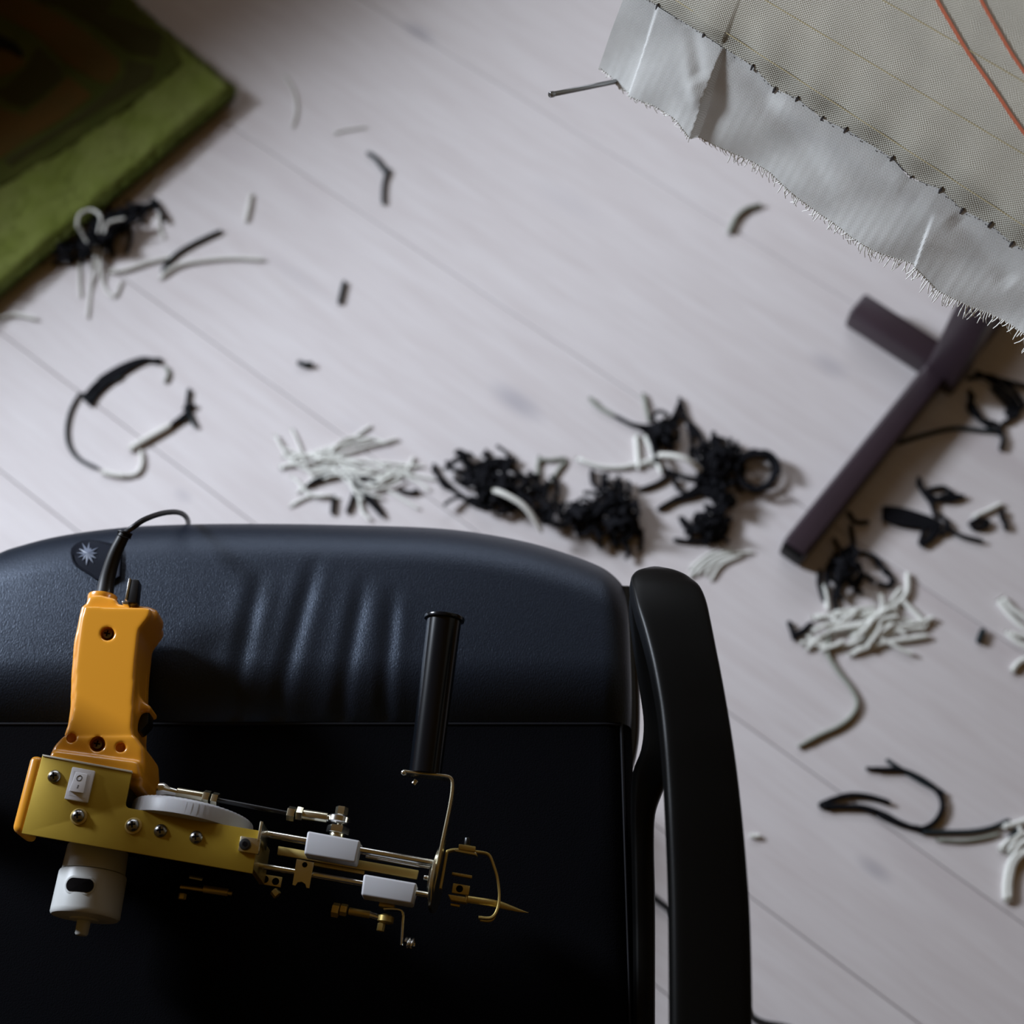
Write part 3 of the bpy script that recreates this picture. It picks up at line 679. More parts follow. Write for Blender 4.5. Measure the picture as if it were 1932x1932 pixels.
m1 = remesh([tmp(grip, ZC + .012, .024), tmp([(x, y) for x, y in [(158, 1142), (285, 1146), (285, 1160), (262, 1190), (256, 1245), (253, 1310), (250, 1376), (258, 1412), (112, 1402), (125, 1384), (138, 1335), (140, 1273), (145, 1210), (150, 1178)]], ZC + .0235, .047)], .0011, 16)
cutb = new()
for (x, y, r, dpt) in ((203, 1196, .0048, .006), (184, 1404, .0052, .008)):
    cyl(cutb, G(x, y, HZ + .02), G(x, y, HZ - dpt), r, n=28)
for (x, y) in ((134, 1394), (227, 1412)):
    cyl(cutb, G(x + 5, y - 8, HZ + .02), G(x, y, HZ - .002), .0040, .0032, n=24)
bmesh.ops.recalc_face_normals(cutb, faces=cutb.faces)
cme = bpy.data.meshes.new('c'); cutb.to_mesh(cme); cutb.free()
m2 = remesh([tmp(base, ZC + .0245, .052, .003), tmp([(96, 1412), (262, 1434), (268, 1470), (88, 1440)], ZC + .031, .062, .003)], .0009, 7)
m3 = remesh([m1, m2], .00085, 6, cme)
handle = link('handle', m3, M['orange'], gun); 
for (x, y, z) in ((203, 1196, HZ - .0050), (184, 1404, HZ - .0065)):
    bm = new(); p = G(x, y, z); cyl(bm, p - gz * .002, p + gz * .0012, .0038, n=20, bev=.0008); obj('recessed_screw', bm, M['dark_steel'], handle)
    bm = new(); boxmesh(bm, p + gz * .0012, gx * .0022, gy * .0005, gz * .0003); boxmesh(bm, p + gz * .00125, gx * .0005, gy * .0022, gz * .0003); obj('cross_slot', bm, M['hole'], handle, smooth=False)
bm = new(); lathe(bm, G(193, 1132, ZC), (G(200, 1090, ZC) - G(193, 1132, ZC)), [(-.004, .0105), (0, .0105), (.0015, .0108), (.003, .0104), (.0035, .009)]); obj('cable_collar', bm, M['orange'], handle)
# trigger under the grip, lock pin on its end
gprism('trigger', [(262, 1345), (282, 1340), (280, 1365), (262, 1382), (252, 1376)], ZC + .008, .016, 'black_plastic', .002)
lk = gprism('lock_lever', [(247, 1092), (262, 1093), (258, 1138), (238, 1136)], ZC + .020, .010, 'black_plastic', .001)
gprism('chrome_edge', [(243, 1090), (247.5, 1091), (240, 1131), (235, 1131)], ZC + .0205, .009, 'steel', .0005, par=lk)
gprism('chrome_ferrule', [(229, 1133), (242, 1133), (242, 1141), (231, 1140)], ZC + .0235, .009, 'steel', .0008, par=lk)
# cable boot and cord over the seat front
b0_, b1_ = G(197, 1124, ZC), G(236, 1006, ZC + .014); ax_ = (b1_ - b0_)
pts = catmull([b0_, G(203, 1090, ZC + .002), G(217, 1045, ZC + .008), b1_], 8)
bm = new(); tube(bm, pts, lambda t: .0064 - .0022 * t if t < .97 else .0042, 20); boot = obj('cable_boot', bm, M['rubber'], gun)
bm = new(); tube(bm, [b1_ - ax_.normalized() * .003, b1_, b1_ + ax_.normalized() * .0012], .0054, 20); obj('boot_rim', bm, M['rubber'], boot)
c5 = P(344, 968, .49)
cpts = [b1_ - ax_.normalized() * .006, b1_, G(252, 994, .552), G(271, 981, .548), G(300, 970, .530), G(325, 966, .508), P(342, 968.5, .484), P(352, 977, .455), P(355, 990, .41)]
cpts += [P(350, 1010, .32), P(330, 1040, .10), P(325, 1100, .004), P(300, 1250, .004), P(250, 1500, .004), P(100, 1700, .004), P(-100, 1720, .004)]
bm = new(); tube(bm, catmull(cpts, 8), .0021, 12); obj('power_cord', bm, M['rubber'], gun)
# rocker switch
sw = gprism('switch_bezel', [(136, 1446), (179.5, 1454), (165, 1514.5), (120.5, 1507)], ZP + .0022, .0022, 'switch_white', .0008)
gprism('switch_well', [(139.5, 1454), (171, 1460), (161, 1506), (129, 1500)], ZP + .0023, .0004, 'switch_white', 0, par=sw)
bm = new(); t_ = [G(143, 1456.5, ZP + .0034), G(165.5, 1460.5, ZP + .0034), G(157.5, 1496.5, ZP + .0062), G(130.5, 1492, ZP + .0062)]; b_ = [G(143, 1456.5, ZP + .001), G(165.5, 1460.5, ZP + .001), G(157.5, 1496.5, ZP + .001), G(130.5, 1492, ZP + .001)]
v1 = [bm.verts.new(p) for p in t_]; v2 = [bm.verts.new(p) for p in b_]; bm.faces.new(v1); bm.faces.new(v2[::-1])
for i in range(4): bm.faces.new((v1[(i + 1) % 4], v1[i], v2[i], v2[(i + 1) % 4]))
bevel(bm, .0003, 2); obj('rocker', bm, M['switch_white'], sw)
bm = new(); c = G(152.3, 1467, ZP + .0045); nrm = (t_[1] - t_[0]).cross(t_[3] - t_[0]).normalized(); nrm = nrm if nrm.z > 0 else -nrm
xx = (t_[1] - t_[0]).normalized(); yy = nrm.cross(xx); c = t_[0] * .60 * .72 + t_[1] * .40 * .72 + (t_[3] * .5 + t_[2] * .5) * .28 + nrm * .0001
tube(bm, [c + xx * (.00165 * math.cos(a * math.pi / 12)) + yy * (.0019 * math.sin(a * math.pi / 12)) for a in range(25)], .00028, 6); obj('off_mark', bm, M['print'], sw)
bm = new(); c = t_[0] * .28 * .5 + t_[1] * .28 * .5 + (t_[3] * .5 + t_[2] * .5) * .72 + nrm * .0001; boxmesh(bm, c, xx * .0003, yy * .0012, nrm * .0001); obj('on_mark', bm, M['print'], sw, smooth=False)
# plate screws
def screw(x, y, r, washer, m='dark_steel'):
    p = G(x, y, ZP); bm = new(); z0 = .0008 if washer else 0
    lathe(bm, p + gz * z0, gz, [(0, r), (.0005, r), (.0013, r * .86), (.0021, r * .6), (.0025, r * .3), (.0026, .0001)], 24); s = obj('plate_screw', bm, M[m], gun)
    bm = new(); boxmesh(bm, p + gz * (z0 + .0024), (gx + gy * .3).normalized() * r * .5, (gy - gx * .3).normalized() * r * .12, gz * .0003); boxmesh(bm, p + gz * (z0 + .0025), (gy - gx * .3).normalized() * r * .5, (gx + gy * .3).normalized() * r * .12, gz * .0003); obj('cross_slot', bm, M['hole'], s, smooth=False)
    if washer:
        bm = new(); cyl(bm, p + gx * .0004 - gy * .0003, p + gx * .0004 - gy * .0003 + gz * .0008, r * 1.28, n=28, bev=.0002); obj('washer', bm, M['dull_brass'], s)
for a in ((102.5, 1465, .0045, 0), (148, 1540, .0044, 1), (251, 1557.5, .0044, 1), (303, 1567.5, .0045, 0), (370, 1580, .0044, 0)): screw(*a)
# front corner bracket
br = gprism('corner_bracket', [(454, 1577), (492, 1583), (487, 1611.5), (449, 1605)], ZP + .003, .003, 'zinc', .0004)
gprism('flange', [(491, 1549), (496, 1550), (490, 1586), (485, 1585)], ZP + .004, .030, 'zinc', .0004, par=br)
p = G(463, 1594, ZP + .003); bm = new(); cyl(bm, p, p + gz * .003, .0038, n=24, bev=.0004); bb = obj('socket_bolt', bm, M['black_bolt'], gun)
bm = new(); cyl(bm, p + gz * .0030, p + gz * .0032, .0018, n=6); obj('hex_socket', bm, M['hole'], bb)
# big nylon gear: axis along gy
gc = G(362, 1549, ZC); TH = .0120; RG = .0420; bm = new(); n = 132; prof = [(-TH / 2, .30), (-TH / 2, .86), (-TH / 2 + .0004, .93), (-TH / 2 + .0010, 1.0), (TH / 2 - .0022, 1.0), (TH / 2 - .0010, .985)]
rings = []
for (d, k) in prof + [(TH / 2, .95), (TH / 2, .30)]:
    ring = []
    for i in range(n):
        a = 2 * math.pi * i / n; tooth = (.0009 if (i % 2) else 0) if (k >= .95 and d > TH / 2 - .003) else 0
        ring.append(bm.verts.new(gc + gy * d + (gx * math.cos(a) + gz * math.sin(a)) * (RG * k - tooth)))
    rings.append(ring)
for q in range(len(rings) - 1):
    for i in range(n): j = (i + 1) % n; bm.faces.new((rings[q][i], rings[q][j], rings[q + 1][j], rings[q + 1][i]))
bm.faces.new(rings[0][::-1]); bm.faces.new(rings[-1]); bmesh.ops.recalc_face_normals(bm, faces=bm.faces)
gear = obj('drive_gear', bm, M['white_nylon'], gun)
bm = new(); cyl(bm, gc - gy * .02, gc + gy * .010, .006, n=24, bev=.0005); obj('gear_hub', bm, M['zinc'], gear)
# motor: lathe along -gy
mc = G(186, 1598, ZC); md = (G(158, 1740, ZC) - mc); ML = md.length; md.normalize(); bm = new()
lathe(bm, mc, md, [(0, .017), (.001, .0205), (.0165, .0212), (.0175, .0213)], 40); mot = obj('motor_top', bm, M['motor_white'], gun)
bm = new(); lathe(bm, mc, md, [(.0176, .0200), (.0182, .0222), (.0195, .0227), (.044, .0232), (.0462, .0232), (.0475, .0222), (.0478, .017), (.0485, .0100), (.0495, .0092), (.0500, .0046), (.0582, .0044), (.0592, .0036)], 40); mb = obj('motor_body', bm, M['motor_white'], gun)
# vent slot on the motor: dark rounded inlay with a raised lip
def slot_pts(r, hw, hh, n=28):
    out = []
    for i in range(n):
        a = 2 * math.pi * i / n; x = (hw - hh) * (1 if math.cos(a) > 0 else -1) + hh * math.cos(a); y = hh * math.sin(a); out.append((x, y))
    return out
sc_ = mc + md * .0305; sx = md.cross(gz).normalized(); sx = sx if sx.dot(gx) > 0 else -sx
def on_motor(x, y, r): an = x / .0232 - .05; return mc + md * (.0305 + y) + (sx * math.sin(an) + gz * math.cos(an)) * r
for nm, hw, hh, r, m in (('slot_lip', .0108, .0058, .0234, 'motor_white'), ('vent_slot', .0094, .0045, .0237, 'hole')):
    bm = new(); pts_ = slot_pts(0, hw, hh); cvx = bm.verts.new(on_motor(0, 0, r)); 
    rr = []
    for k in (.5, 1.0): rr.append([bm.verts.new(on_motor(x * k, y * k, r)) for x, y in pts_])
    rr.append([bm.verts.new(on_motor(x * 1.03, y * 1.05, .0229)) for x, y in pts_])
    nn_ = len(pts_)
    for i in range(nn_):
        j = (i + 1) % nn_; bm.faces.new((cvx, rr[0][i], rr[0][j])); bm.faces.new((rr[0][i], rr[1][i], rr[1][j], rr[0][j])); bm.faces.new((rr[1][i], rr[2][i], rr[2][j], rr[1][j]))
    bmesh.ops.recalc_face_normals(bm, faces=bm.faces); obj(nm, bm, M[m], mb)
# guide rods, sliders
HR = ZC + .012
gcyl('guide_rod', (494, 1571.5), (824, 1629.5), HR, .0025, 'steel')
gcyl('guide_rod', (478, 1631), (814, 1689.5), HR, .0020, 'steel')
def rbox(name, px, h, th, m, bv, par=gun): return gprism(name, px, h, th, m, bv, par, 4)
rbox('slider_block', [(580, 1567), (680, 1585.5), (671, 1628.5), (573, 1611.5)], HR + .0075, .015, 'white_nylon', .0016)
rbox('slider_block', [(686, 1648.5), (787, 1666), (778, 1706), (681, 1689)], HR + .0075, .015, 'white_nylon', .0016)
gprism('slider_web', [(676, 1587), (684, 1596), (676, 1610), (670, 1608)], HR - .001, .006, 'white_nylon', .001)
# flat bars behind the rods
gprism('flat_bar', [(525, 1596), (790, 1642), (786, 1659), (523, 1612)], HR - .010, .003, 'dull_brass', .0004)
gprism('flat_bar', [(592, 1626), (688, 1643), (687, 1650), (592, 1633)], HR - .012, .003, 'dull_brass', .0004)
gcyl('tie_rod', (690, 1615), (815, 1638), HR - .006, .0012, 'steel')
# holed plate on the lower rod
def holed(name, px, h, th, m, holes):
    o = gprism(name, px, h, th, m, .0003)
    for (x, y, r) in holes:
        p = G(x, y, h); bm = new(); cyl(bm, p - gz * .0002, p + gz * .00015, r, n=20); obj('hole', bm, M['hole'], o)
    return o
holed('rod_clip', [(559.5, 1620.5), (592.5, 1627), (583.5, 1676), (578, 1675), (576, 1668), (569, 1663.5), (561, 1665), (557.5, 1671), (551.5, 1669.5)], HR + .0045, .002, 'zinc', [(575, 1631.5, .0018)])
holed('lower_clip', [(492, 1648), (533, 1655), (529, 1674), (488, 1667)], ZC - .018, .002, 'dull_brass', [(500, 1659, .0025), (520, 1663, .0025)])
gcyl('clip_screw', (516, 1680), (524, 1690), ZC - .020, .003, 'dull_brass', n=6)
# upper linkage: ball joint, sleeve, nuts, connecting rod
HL = ZC + .008
def ballend(a, b, h, r1=.0052, m='steel'):
    bm = new(); pa, pb = G(*a, h), G(*b, h); d = pb - pa; L = d.length
    lathe(bm, pa - d.normalized() * .003, d, [(0, .001), (.0006, .0028), (.002, .0046), (.0045, r1), (.007, .0046), (.009, .0033), (L + .003, .0026)], 24); return obj('ball_joint', bm, M[m], gun)
ballend((302, 1489), (338, 1497), HL)
gcyl('joint_sleeve', (334, 1495), (384, 1504), HL, .0036, 'zinc')
gcyl('hex_nut', (384, 1503.5), (396, 1505.8), HL, .0050, 'zinc', n=6, bev=.0004)
gcyl('hex_nut', (400, 1507), (412, 1509.5), HL, .0048, 'zinc', n=6, bev=.0004)
gcyl('connecting_rod', (408, 1508.5), (550, 1536), HL, .0016, 'black_plastic')
gcyl('hex_nut', (543, 1534), (557, 1536.5), HL, .0050, 'zinc', n=6, bev=.0004)
gcyl('hex_nut', (560, 1535), (572, 1537), HL, .0050, 'zinc', n=6, bev=.0004, rot=.5)
gcyl('joint_sleeve', (572, 1536.5), (618, 1543.5), HL, .0036, 'zinc')
bm = new(); c = G(640, 1547, HL); lathe(bm, c - gy * .0035, gy, [(0, .004), (.0006, .0068), (.0016, .0078), (.005, .0078), (.0062, .0068), (.007, .0045)], 28); obj('rod_eye', bm, M['steel'], gun)
gcyl('eye_neck', (614, 1543), (630, 1546), HL, .0026, 'steel')
gcyl('joint_bolt', (636, 1590), (646, 1524), HL, .0024, 'zinc')
gcyl('bolt_head', (643, 1540), (646, 1523), HL, .0044, 'zinc', n=6, bev=.0005)
gcyl('hex_nut', (636, 1573), (639, 1560), HL, .0078, 'steel', n=6, bev=.0005)
gcyl('stud_collar', (634, 1583), (637, 1572), HL, .0052, 'zinc', n=24)
# lower linkages in the dark below
HD = ZC + .0
gcyl('hex_nut', (627, 1716), (640, 1718.5), HD, .0048, 'dull_brass', n=6)
gcyl('hex_nut', (642.5, 1715.5), (655, 1718), HD, .0040, 'dull_brass', n=6)
gcyl('joint_sleeve', (658, 1719), (698, 1726), HD, .0025, 'dull_brass')
gcyl('eye_neck', (696, 1725), (720, 1733), HD, .0022, 'steel')
bm = new(); c = G(728, 1734, HD); lathe(bm, c - gy * .003, gy, [(0, .003), (.001, .0055), (.0045, .0055), (.006, .003)], 24); obj('rod_eye', bm, M['dull_brass'], gun)
gcyl('bolt_head', (720, 1742), (717, 1757), HD, .0026, 'dull_brass', n=6)
gprism('stud_block', [(716, 1701), (745, 1706), (743, 1714), (714, 1709)], HD + .004, .008, 'dull_brass', .0006)
gcyl('connecting_rod', (340, 1673), (438, 1686), ZC - .012, .0014, 'dull_brass', h2=ZC - .012)
gcyl('joint_sleeve', (384, 1677), (430, 1684), ZC - .012, .0026, 'dull_brass')
gcyl('bolt_head', (345, 1686), (343, 1697), ZC - .012, .0028, 'dull_brass', n=6)
gprism('gear_bracket', [(358, 1650), (384, 1655), (381, 1662), (356, 1657)], ZC - .006, .004, 'dark_steel', .0004)
bm = new(); band(bm, [G(724, 1716, HD + .004), G(740, 1716, HD + .004), G(755, 1718, HD + .004), G(761, 1725, HD + .004), G(760, 1745, HD + .004), G(758, 1784, HD + .004)], gz, .005, .0016, 4); obj('bent_bracket', bm, M['steel'], gun)
bm = new(); pts_ = []
for i in range(60):
    a = i / 60 * 2 * math.pi * 2.6; q = G(762, 1778, HD + .004) + gx * (.0012 + .0058 * i / 60); pts_.append(q + (gy * math.sin(a) + gz * math.cos(a)) * .0032)
tube(bm, pts_, .0009, 8); obj('coil_spring', bm, M['steel'], gun)
# presser foot disc seen edge-on
bm = new(); dc = G(825, 1660, ZC - .001); da = (gx + gz * .10 ).normalized(); lathe(bm, dc - da * .0012, da, [(0, .0218), (.0004, .0222), (.0020, .0222), (.0024, .0218)], 56); obj('foot_disc', bm, M['zinc'], gun)
bm = new(); lathe(bm, dc - da * .0040, da, [(0, .0135), (.0028, .0135)], 40); obj('disc_boss', bm, M['dark_steel'], gun)
p = G(808, 1657, HR); bm = new(); cyl(bm, p - gx * .003, p, .0018, n=12, bev=.0004); obj('disc_screw', bm, M['steel'], gun)
# bent strip that carries the side grip
hb = ZC + .022
bm = new(); band(bm, [G(763, 1458.5, hb), G(790, 1462, hb), G(820, 1465, hb), G(842, 1467.5, hb), G(850.5, 1471, hb), G(854, 1479, hb), G(853, 1500, hb), G(848, 1531, hb - .001), G(836, 1589, hb - .004), G(826, 1640, hb - .010), G(820, 1672, hb - .018)], gz, lambda t: .010 if t < .5 else .010 + .012 * (t - .5), .0022, 4); strip = obj('bent_strip', bm, M['zinc'], gun)
bm = new(); c = G(762, 1458, hb + .003); bmesh.ops.create_uvsphere(bm, u_segments=16, v_segments=10, radius=.0022, matrix=Matrix.Translation(c)); obj('strip_end', bm, M['steel'], strip)
ga0, ga1 = G(802, 1462, hb - .003), G(839, 1163, ZC + .030); gd = ga1 - ga0; GL = gd.length
bm = new(); lathe(bm, ga0, gd, [(0, .010), (.0006, .0112), (GL - .004, .0122), (GL - .003, .0122), (GL - .0028, .0142), (GL - .0012, .0145), (GL - .0004, .0142), (GL, .0128), (GL + .0008, .0070), (GL + .0012, .0010)], 48); gp = obj('side_grip', bm, M['grip'], gun); gp['label'] = 'round black side grip with flanged end'
gcyl('grip_bolt', (786, 1472), (779.5, 1480), hb - .004, .0018, 'steel', n=16, par=gun)
# wire yarn guide in a D shape
wpts = [(831, 1677), (836, 1650), (843, 1612), (847, 1606), (862, 1604), (890, 1607), (916, 1610.5), (925, 1617), (931, 1632), (938, 1655), (942, 1685), (941, 1706), (937, 1720), (931, 1729), (922, 1733), (903, 1731.5)]
bm = new(); band(bm, [G(x, y, ZC + .006) for x, y in wpts], gz, .005, .0017, 4); obj('wire_guide', bm, M['dull_brass'], gun)
bm = new(); band(bm, [G(x, y, ZC - .003) for x, y in ((938, 1718), (931, 1733), (922, 1738), (906, 1736.5))], gz, .003, .0015, 4); obj('wire_guide', bm, M['dull_brass'], gun)
gprism('clamp_block', [(866, 1592), (898, 1597), (896.5, 1607), (864.5, 1602)], ZC + .010, .009, 'dull_brass', .0005)
gprism('clamp_strip', [(857, 1601), (898, 1608), (902, 1616), (897, 1613), (858, 1606)], ZC + .009, .006, 'zinc', .0004)
gcyl('clamp_screw', (881.5, 1594), (882.5, 1581), ZC + .006, .0022, 'black_bolt', n=16)
# needle block, scissor parts and needle
gprism('needle_block', [(845, 1687), (882, 1693), (880, 1703), (851, 1698)], ZC + .004, .008, 'dull_brass', .0004)
holed('scissor_block', [(855, 1666), (887, 1671.5), (884, 1689), (852, 1684)], ZC - .004, .004, 'dull_brass', [(867, 1677, .0024)])
gprism('scissor_arm', [(853, 1645), (891, 1651.5), (890, 1657), (852, 1650)], ZC - .005, .004, 'dull_brass', .0004)
gprism('scissor_foot', [(850, 1704), (868, 1707), (867, 1711), (850, 1708)], ZC + .000, .003, 'dull_brass', .0003)
bm = new(); tube(bm, catmull([G(878, 1696, ZC + .003), G(905, 1700, ZC + .003), G(935, 1705, ZC + .002), G(960, 1712, ZC), G(980, 1718, ZC - .002), G(997, 1722, ZC - .003)], 6), lambda t: .0024 if t < .45 else .0024 * (1 - (t - .45) / .56) + .0001, 14, flat=(gz, .6)); obj('needle', bm, M['dull_brass'], gun)

# ------------------------------------------------------------------ yarn scraps on the floor
def yarn(px, col, r, label, group, hz=None, cat='yarn', name='yarn_scrap', k=5):
    """px: pixels, or (pixel x, pixel y, height) of the floor scrap's centre line"""
    r = r * .86; pts = [P(p[0], p[1], (p[2] if len(p) > 2 else 0) + r * .95) for p in px]
    pts = catmull(pts, k); bm = new(); tube(bm, pts, lambda t: r * (1 if .04 < t < .96 else .72), 7)
    return tag(obj(name, bm, M[col], None), label, cat, group)
def lone(px, col, r, label): return yarn(px, col, r, label, None)
lone([(693, 288), (708, 298), (722, 316), (733, 330)], 'yarn_dark', .0035, 'upper slanting piece of the short black scrap pair above the photo centre-left')
lone([(735, 318), (726, 340), (723, 365), (724, 385)], 'yarn_dark', .0030, 'lower upright piece of the short black scrap pair above the photo centre-left')
lone([(305, 512), (330, 482), (365, 460), (418, 435)], 'yarn_dark', .0033, 'dark bent scrap lying alone right of the pile beside the green rug')
lone([(650, 530), (645, 550), (640, 573)], 'yarn_dark', .0032, 'short upright dark scrap alone left of the photo centre')
lone([(562, 683), (575, 688), (590, 687)], 'yarn_dark', .0040, 'tiny dark scrap, smallest one alone on the floor left of centre')
lone([(1436, 386), (1408, 394), (1388, 412), (1375, 440)], 'yarn_grey', .0038, 'olive-grey curved scrap on the floor below the frayed cloth')
lone([(535, 140), (553, 170), (560, 205), (552, 240)], 'yarn_cream', .0018, 'thin pale curved thread right of the green rug corner')
lone([(628, 252), (655, 245), (692, 240)], 'yarn_cream', .0016, 'thin pale straight thread above the black scrap pair')
lone([(474, 365), (470, 390), (464, 418)], 'yarn_cream', .0028, 'short pale upright scrap between rug and black scrap pair')
lone([(300, 525), (335, 502), (380, 492), (440, 487), (498, 490)], 'yarn_cream', .0030, 'pale bent scrap just below the dark bent scrap')
lone([(205, 512), (235, 510), (280, 495), (325, 485)], 'yarn_cream', .0030, 'pale scrap leading left from the dark bent scrap towards the rug pile')
lone([(0, 600), (30, 594), (70, 602)], 'yarn_cream', .0030, 'pale scrap at the left edge of the photo below the rug')
lone([(312, 690), (318, 705), (311, 722)], 'yarn_grey', .0026, 'small grey curved end right of the arc-shaped black yarn bundle')
lone([(243, 848), (270, 832), (300, 815), (322, 802)], 'yarn_cream', .0042, 'pale beige straight scrap inside the open ring of yarn')
lone([(190, 890), (215, 896), (238, 898)], 'yarn_cream', .0036, 'pale beige scrap at the foot of the open ring of yarn')
lone([(238, 898), (258, 893), (268, 875), (266, 850)], 'yarn_cream', .0028, 'pale hooked scrap closing the open ring of yarn')
lone([(322, 804), (340, 790), (358, 776)], 'yarn_black', .0036, 'lower left arm of the small black cross of scraps')
lone([(357, 733), (354, 755), (350, 785), (343, 796)], 'yarn_dark', .0030, 'upright arm of the small black cross of scraps')
lone([(350, 765), (358, 780), (362, 792), (370, 806)], 'yarn_dark', .0030, 'lower right arm of the small black cross of scraps')
lone([(345, 772), (358, 768), (368, 764)], 'yarn_black', .0034, 'shortest arm of the small black cross of scraps')
lone([(1565, 1200), (1561, 1232), (1580, 1265), (1604, 1296), (1617, 1326), (1606, 1352), (1580, 1372), (1545, 1388), (1506, 1409)], 'yarn_grey', .0031, 'long grey S-curved yarn at right below the white scraps')
lone([(1545, 1519), (1575, 1507), (1605, 1500), (1640, 1503), (1680, 1515)], 'yarn_black', .0034, 'upper black strand of the long loop, lower right floor')
lone([(1545, 1521), (1590, 1522), (1625, 1524), (1655, 1533)], 'yarn_black', .0036, 'short black strand forming the left tip of the long loop, lower right floor')
lone([(1560, 1526), (1620, 1522), (1665, 1535), (1700, 1553), (1735, 1564), (1762, 1552), (1777, 1528), (1776, 1505), (1760, 1484), (1733, 1466), (1700, 1453), (1665, 1452), (1634, 1450)], 'yarn_black', .0034, 'long black strand curling back in a hook, lower right floor')
lone([(1672, 1433), (1700, 1452), (1740, 1476), (1782, 1497)], 'yarn_dark', .0030, 'straight black strand crossing the top of the hooked strand, lower right')
lone([(1650, 1535), (1700, 1556), (1740, 1563)], 'yarn_black', .0032, 'short black strand lying against the bottom of the hooked strand')
lone([(1735, 1570), (1780, 1570), (1830, 1569), (1870, 1562), (1905, 1547)], 'yarn_dark', .0030, 'dark strand running right from the hooked strand to the white scraps')
lone([(1765, 1584), (1810, 1587), (1850, 1582), (1885, 1573)], 'yarn_grey', .0022, 'thin grey strand just below the dark strand, lower right')
lone([(1415, 1576), (1424, 1578), (1434, 1577)], 'yarn_white', .0028, 'tiny white scrap beside the chair armrest')
lone([(1856, 1187), (1850, 1200), (1846, 1213)], 'yarn_dark', .0040, 'small dark scrap alone near the right edge')
lone([(930, 924, .03), (955, 934, .035), (985, 952, .035), (1005, 975, .03), (1022, 1004, .02)], 'yarn_cream', .0036, 'pale grey curved yarn lying across the black pile behind the seat')
lone([(1085, 864), (1130, 880), (1170, 882), (1205, 876), (1240, 872)], 'yarn_white', .0030, 'white wavy yarn between the two black piles, centre')
lone([(1200, 818), (1202, 850), (1205, 885)], 'yarn_white', .0034, 'left white upright strand between the two black piles')
lone([(1215, 820), (1230, 850), (1248, 892)], 'yarn_white', .0034, 'right white slanting strand between the two black piles')
lone([(1240, 858, .02), (1275, 861, .03), (1300, 870, .03), (1322, 888, .02)], 'yarn_cream', .0038, 'pale curved yarn over the edge of the right black pile')
lone([(1210, 876), (1228, 868), (1243, 856)], 'yarn_white', .0034, 'short white strand linking the upright white strands')

def clump(cx, cy, sx, sy, ang, n, col, ln, label, group, r=(.0028, .0040), hmax=.03, curl=1.0, seed=1, dirn=None, name='yarn_tangle'):
    """a knotted heap nobody could count: one object of kind stuff"""
    q = random.Random(seed); ca_, sa_ = math.cos(ang), math.sin(ang); bm = new()
    for i in range(n):
        a, b = q.gauss(0, .5) * sx, q.gauss(0, .5) * sy; x = cx + a * ca_ - b * sa_; y = cy + a * sa_ + b * ca_
        th = q.uniform(0, 2 * math.pi) if dirn is None else dirn + q.gauss(0, .30); L = q.uniform(.4, 1.2) * ln; cv = q.gauss(0, 1.3) * curl; h0 = q.random() * hmax * (1 - min(1, math.hypot(a / sx, b / sy)) * .7); pts = []
        px, py = x - math.cos(th) * L / 2, y - math.sin(th) * L / 2; t = th - cv / 2; dz = q.uniform(-.5, .5); rr = q.uniform(*r) * .78
        for k in range(6):
            pts.append(P(px, py, max(0, h0 * (1 + dz * (k - 2.5) / 2.5)) + rr)); px += math.cos(t) * L / 5; py += math.sin(t) * L / 5; t += cv / 5 + q.gauss(0, .2)
        tube(bm, catmull(pts, 3), rr, 6)
    return tag(obj(name, bm, M[col], None), label, 'yarn', None, 'stuff')
# pile beside the rug
LB = 'black yarn scrap in the tangle at the edge of the green rug'
clump(190, 440, 86, 22, -.42, 80, 'yarn_black', 46, 'dense black yarn tangle at the edge of the green rug', 'black scraps by the rug', seed=3)
yl = 'black yarn scrap in the tangle at the edge of the green rug'
for p in ([(150, 430), (115, 455), (78, 492)], [(175, 435), (140, 460), (112, 482)], [(190, 430), (160, 465), (130, 500)], [(215, 420), (208, 450), (215, 485)], [(225, 420), (212, 455), (208, 480)], [(240, 415), (247, 445), (238, 478)], [(220, 405), (260, 395), (298, 378)], [(215, 410), (255, 388), (298, 392)], [(230, 400), (262, 400), (296, 385)], [(120, 450), (95, 470), (78, 498)], [(150, 440), (150, 470), (142, 492)], [(165, 440), (162, 475), (158, 490)]):
    yarn(p, 'yarn_black', .0032, yl, 'black scraps by the rug')
wl = 'pale thin yarn loop over the black tangle at the rug edge'
for p in ([(145, 430, .03), (150, 405, .035), (172, 396, .035), (190, 410, .035), (185, 440, .03)], [(195, 440, .03), (205, 420, .03), (235, 412, .03)], [(185, 440, .02), (180, 480, .01), (172, 540), (165, 600)], [(150, 430, .03), (160, 450, .02), (180, 480, .01), (185, 520)], [(200, 440, .02), (190, 480, .01), (195, 535), (215, 560), (230, 530)], [(150, 490), (150, 530), (152, 560)], [(300, 310), (292, 345), (270, 375)], [(300, 400), (302, 430), (310, 450)]):
    yarn(p, 'yarn_cream', .0020, wl, 'pale loops by the rug')
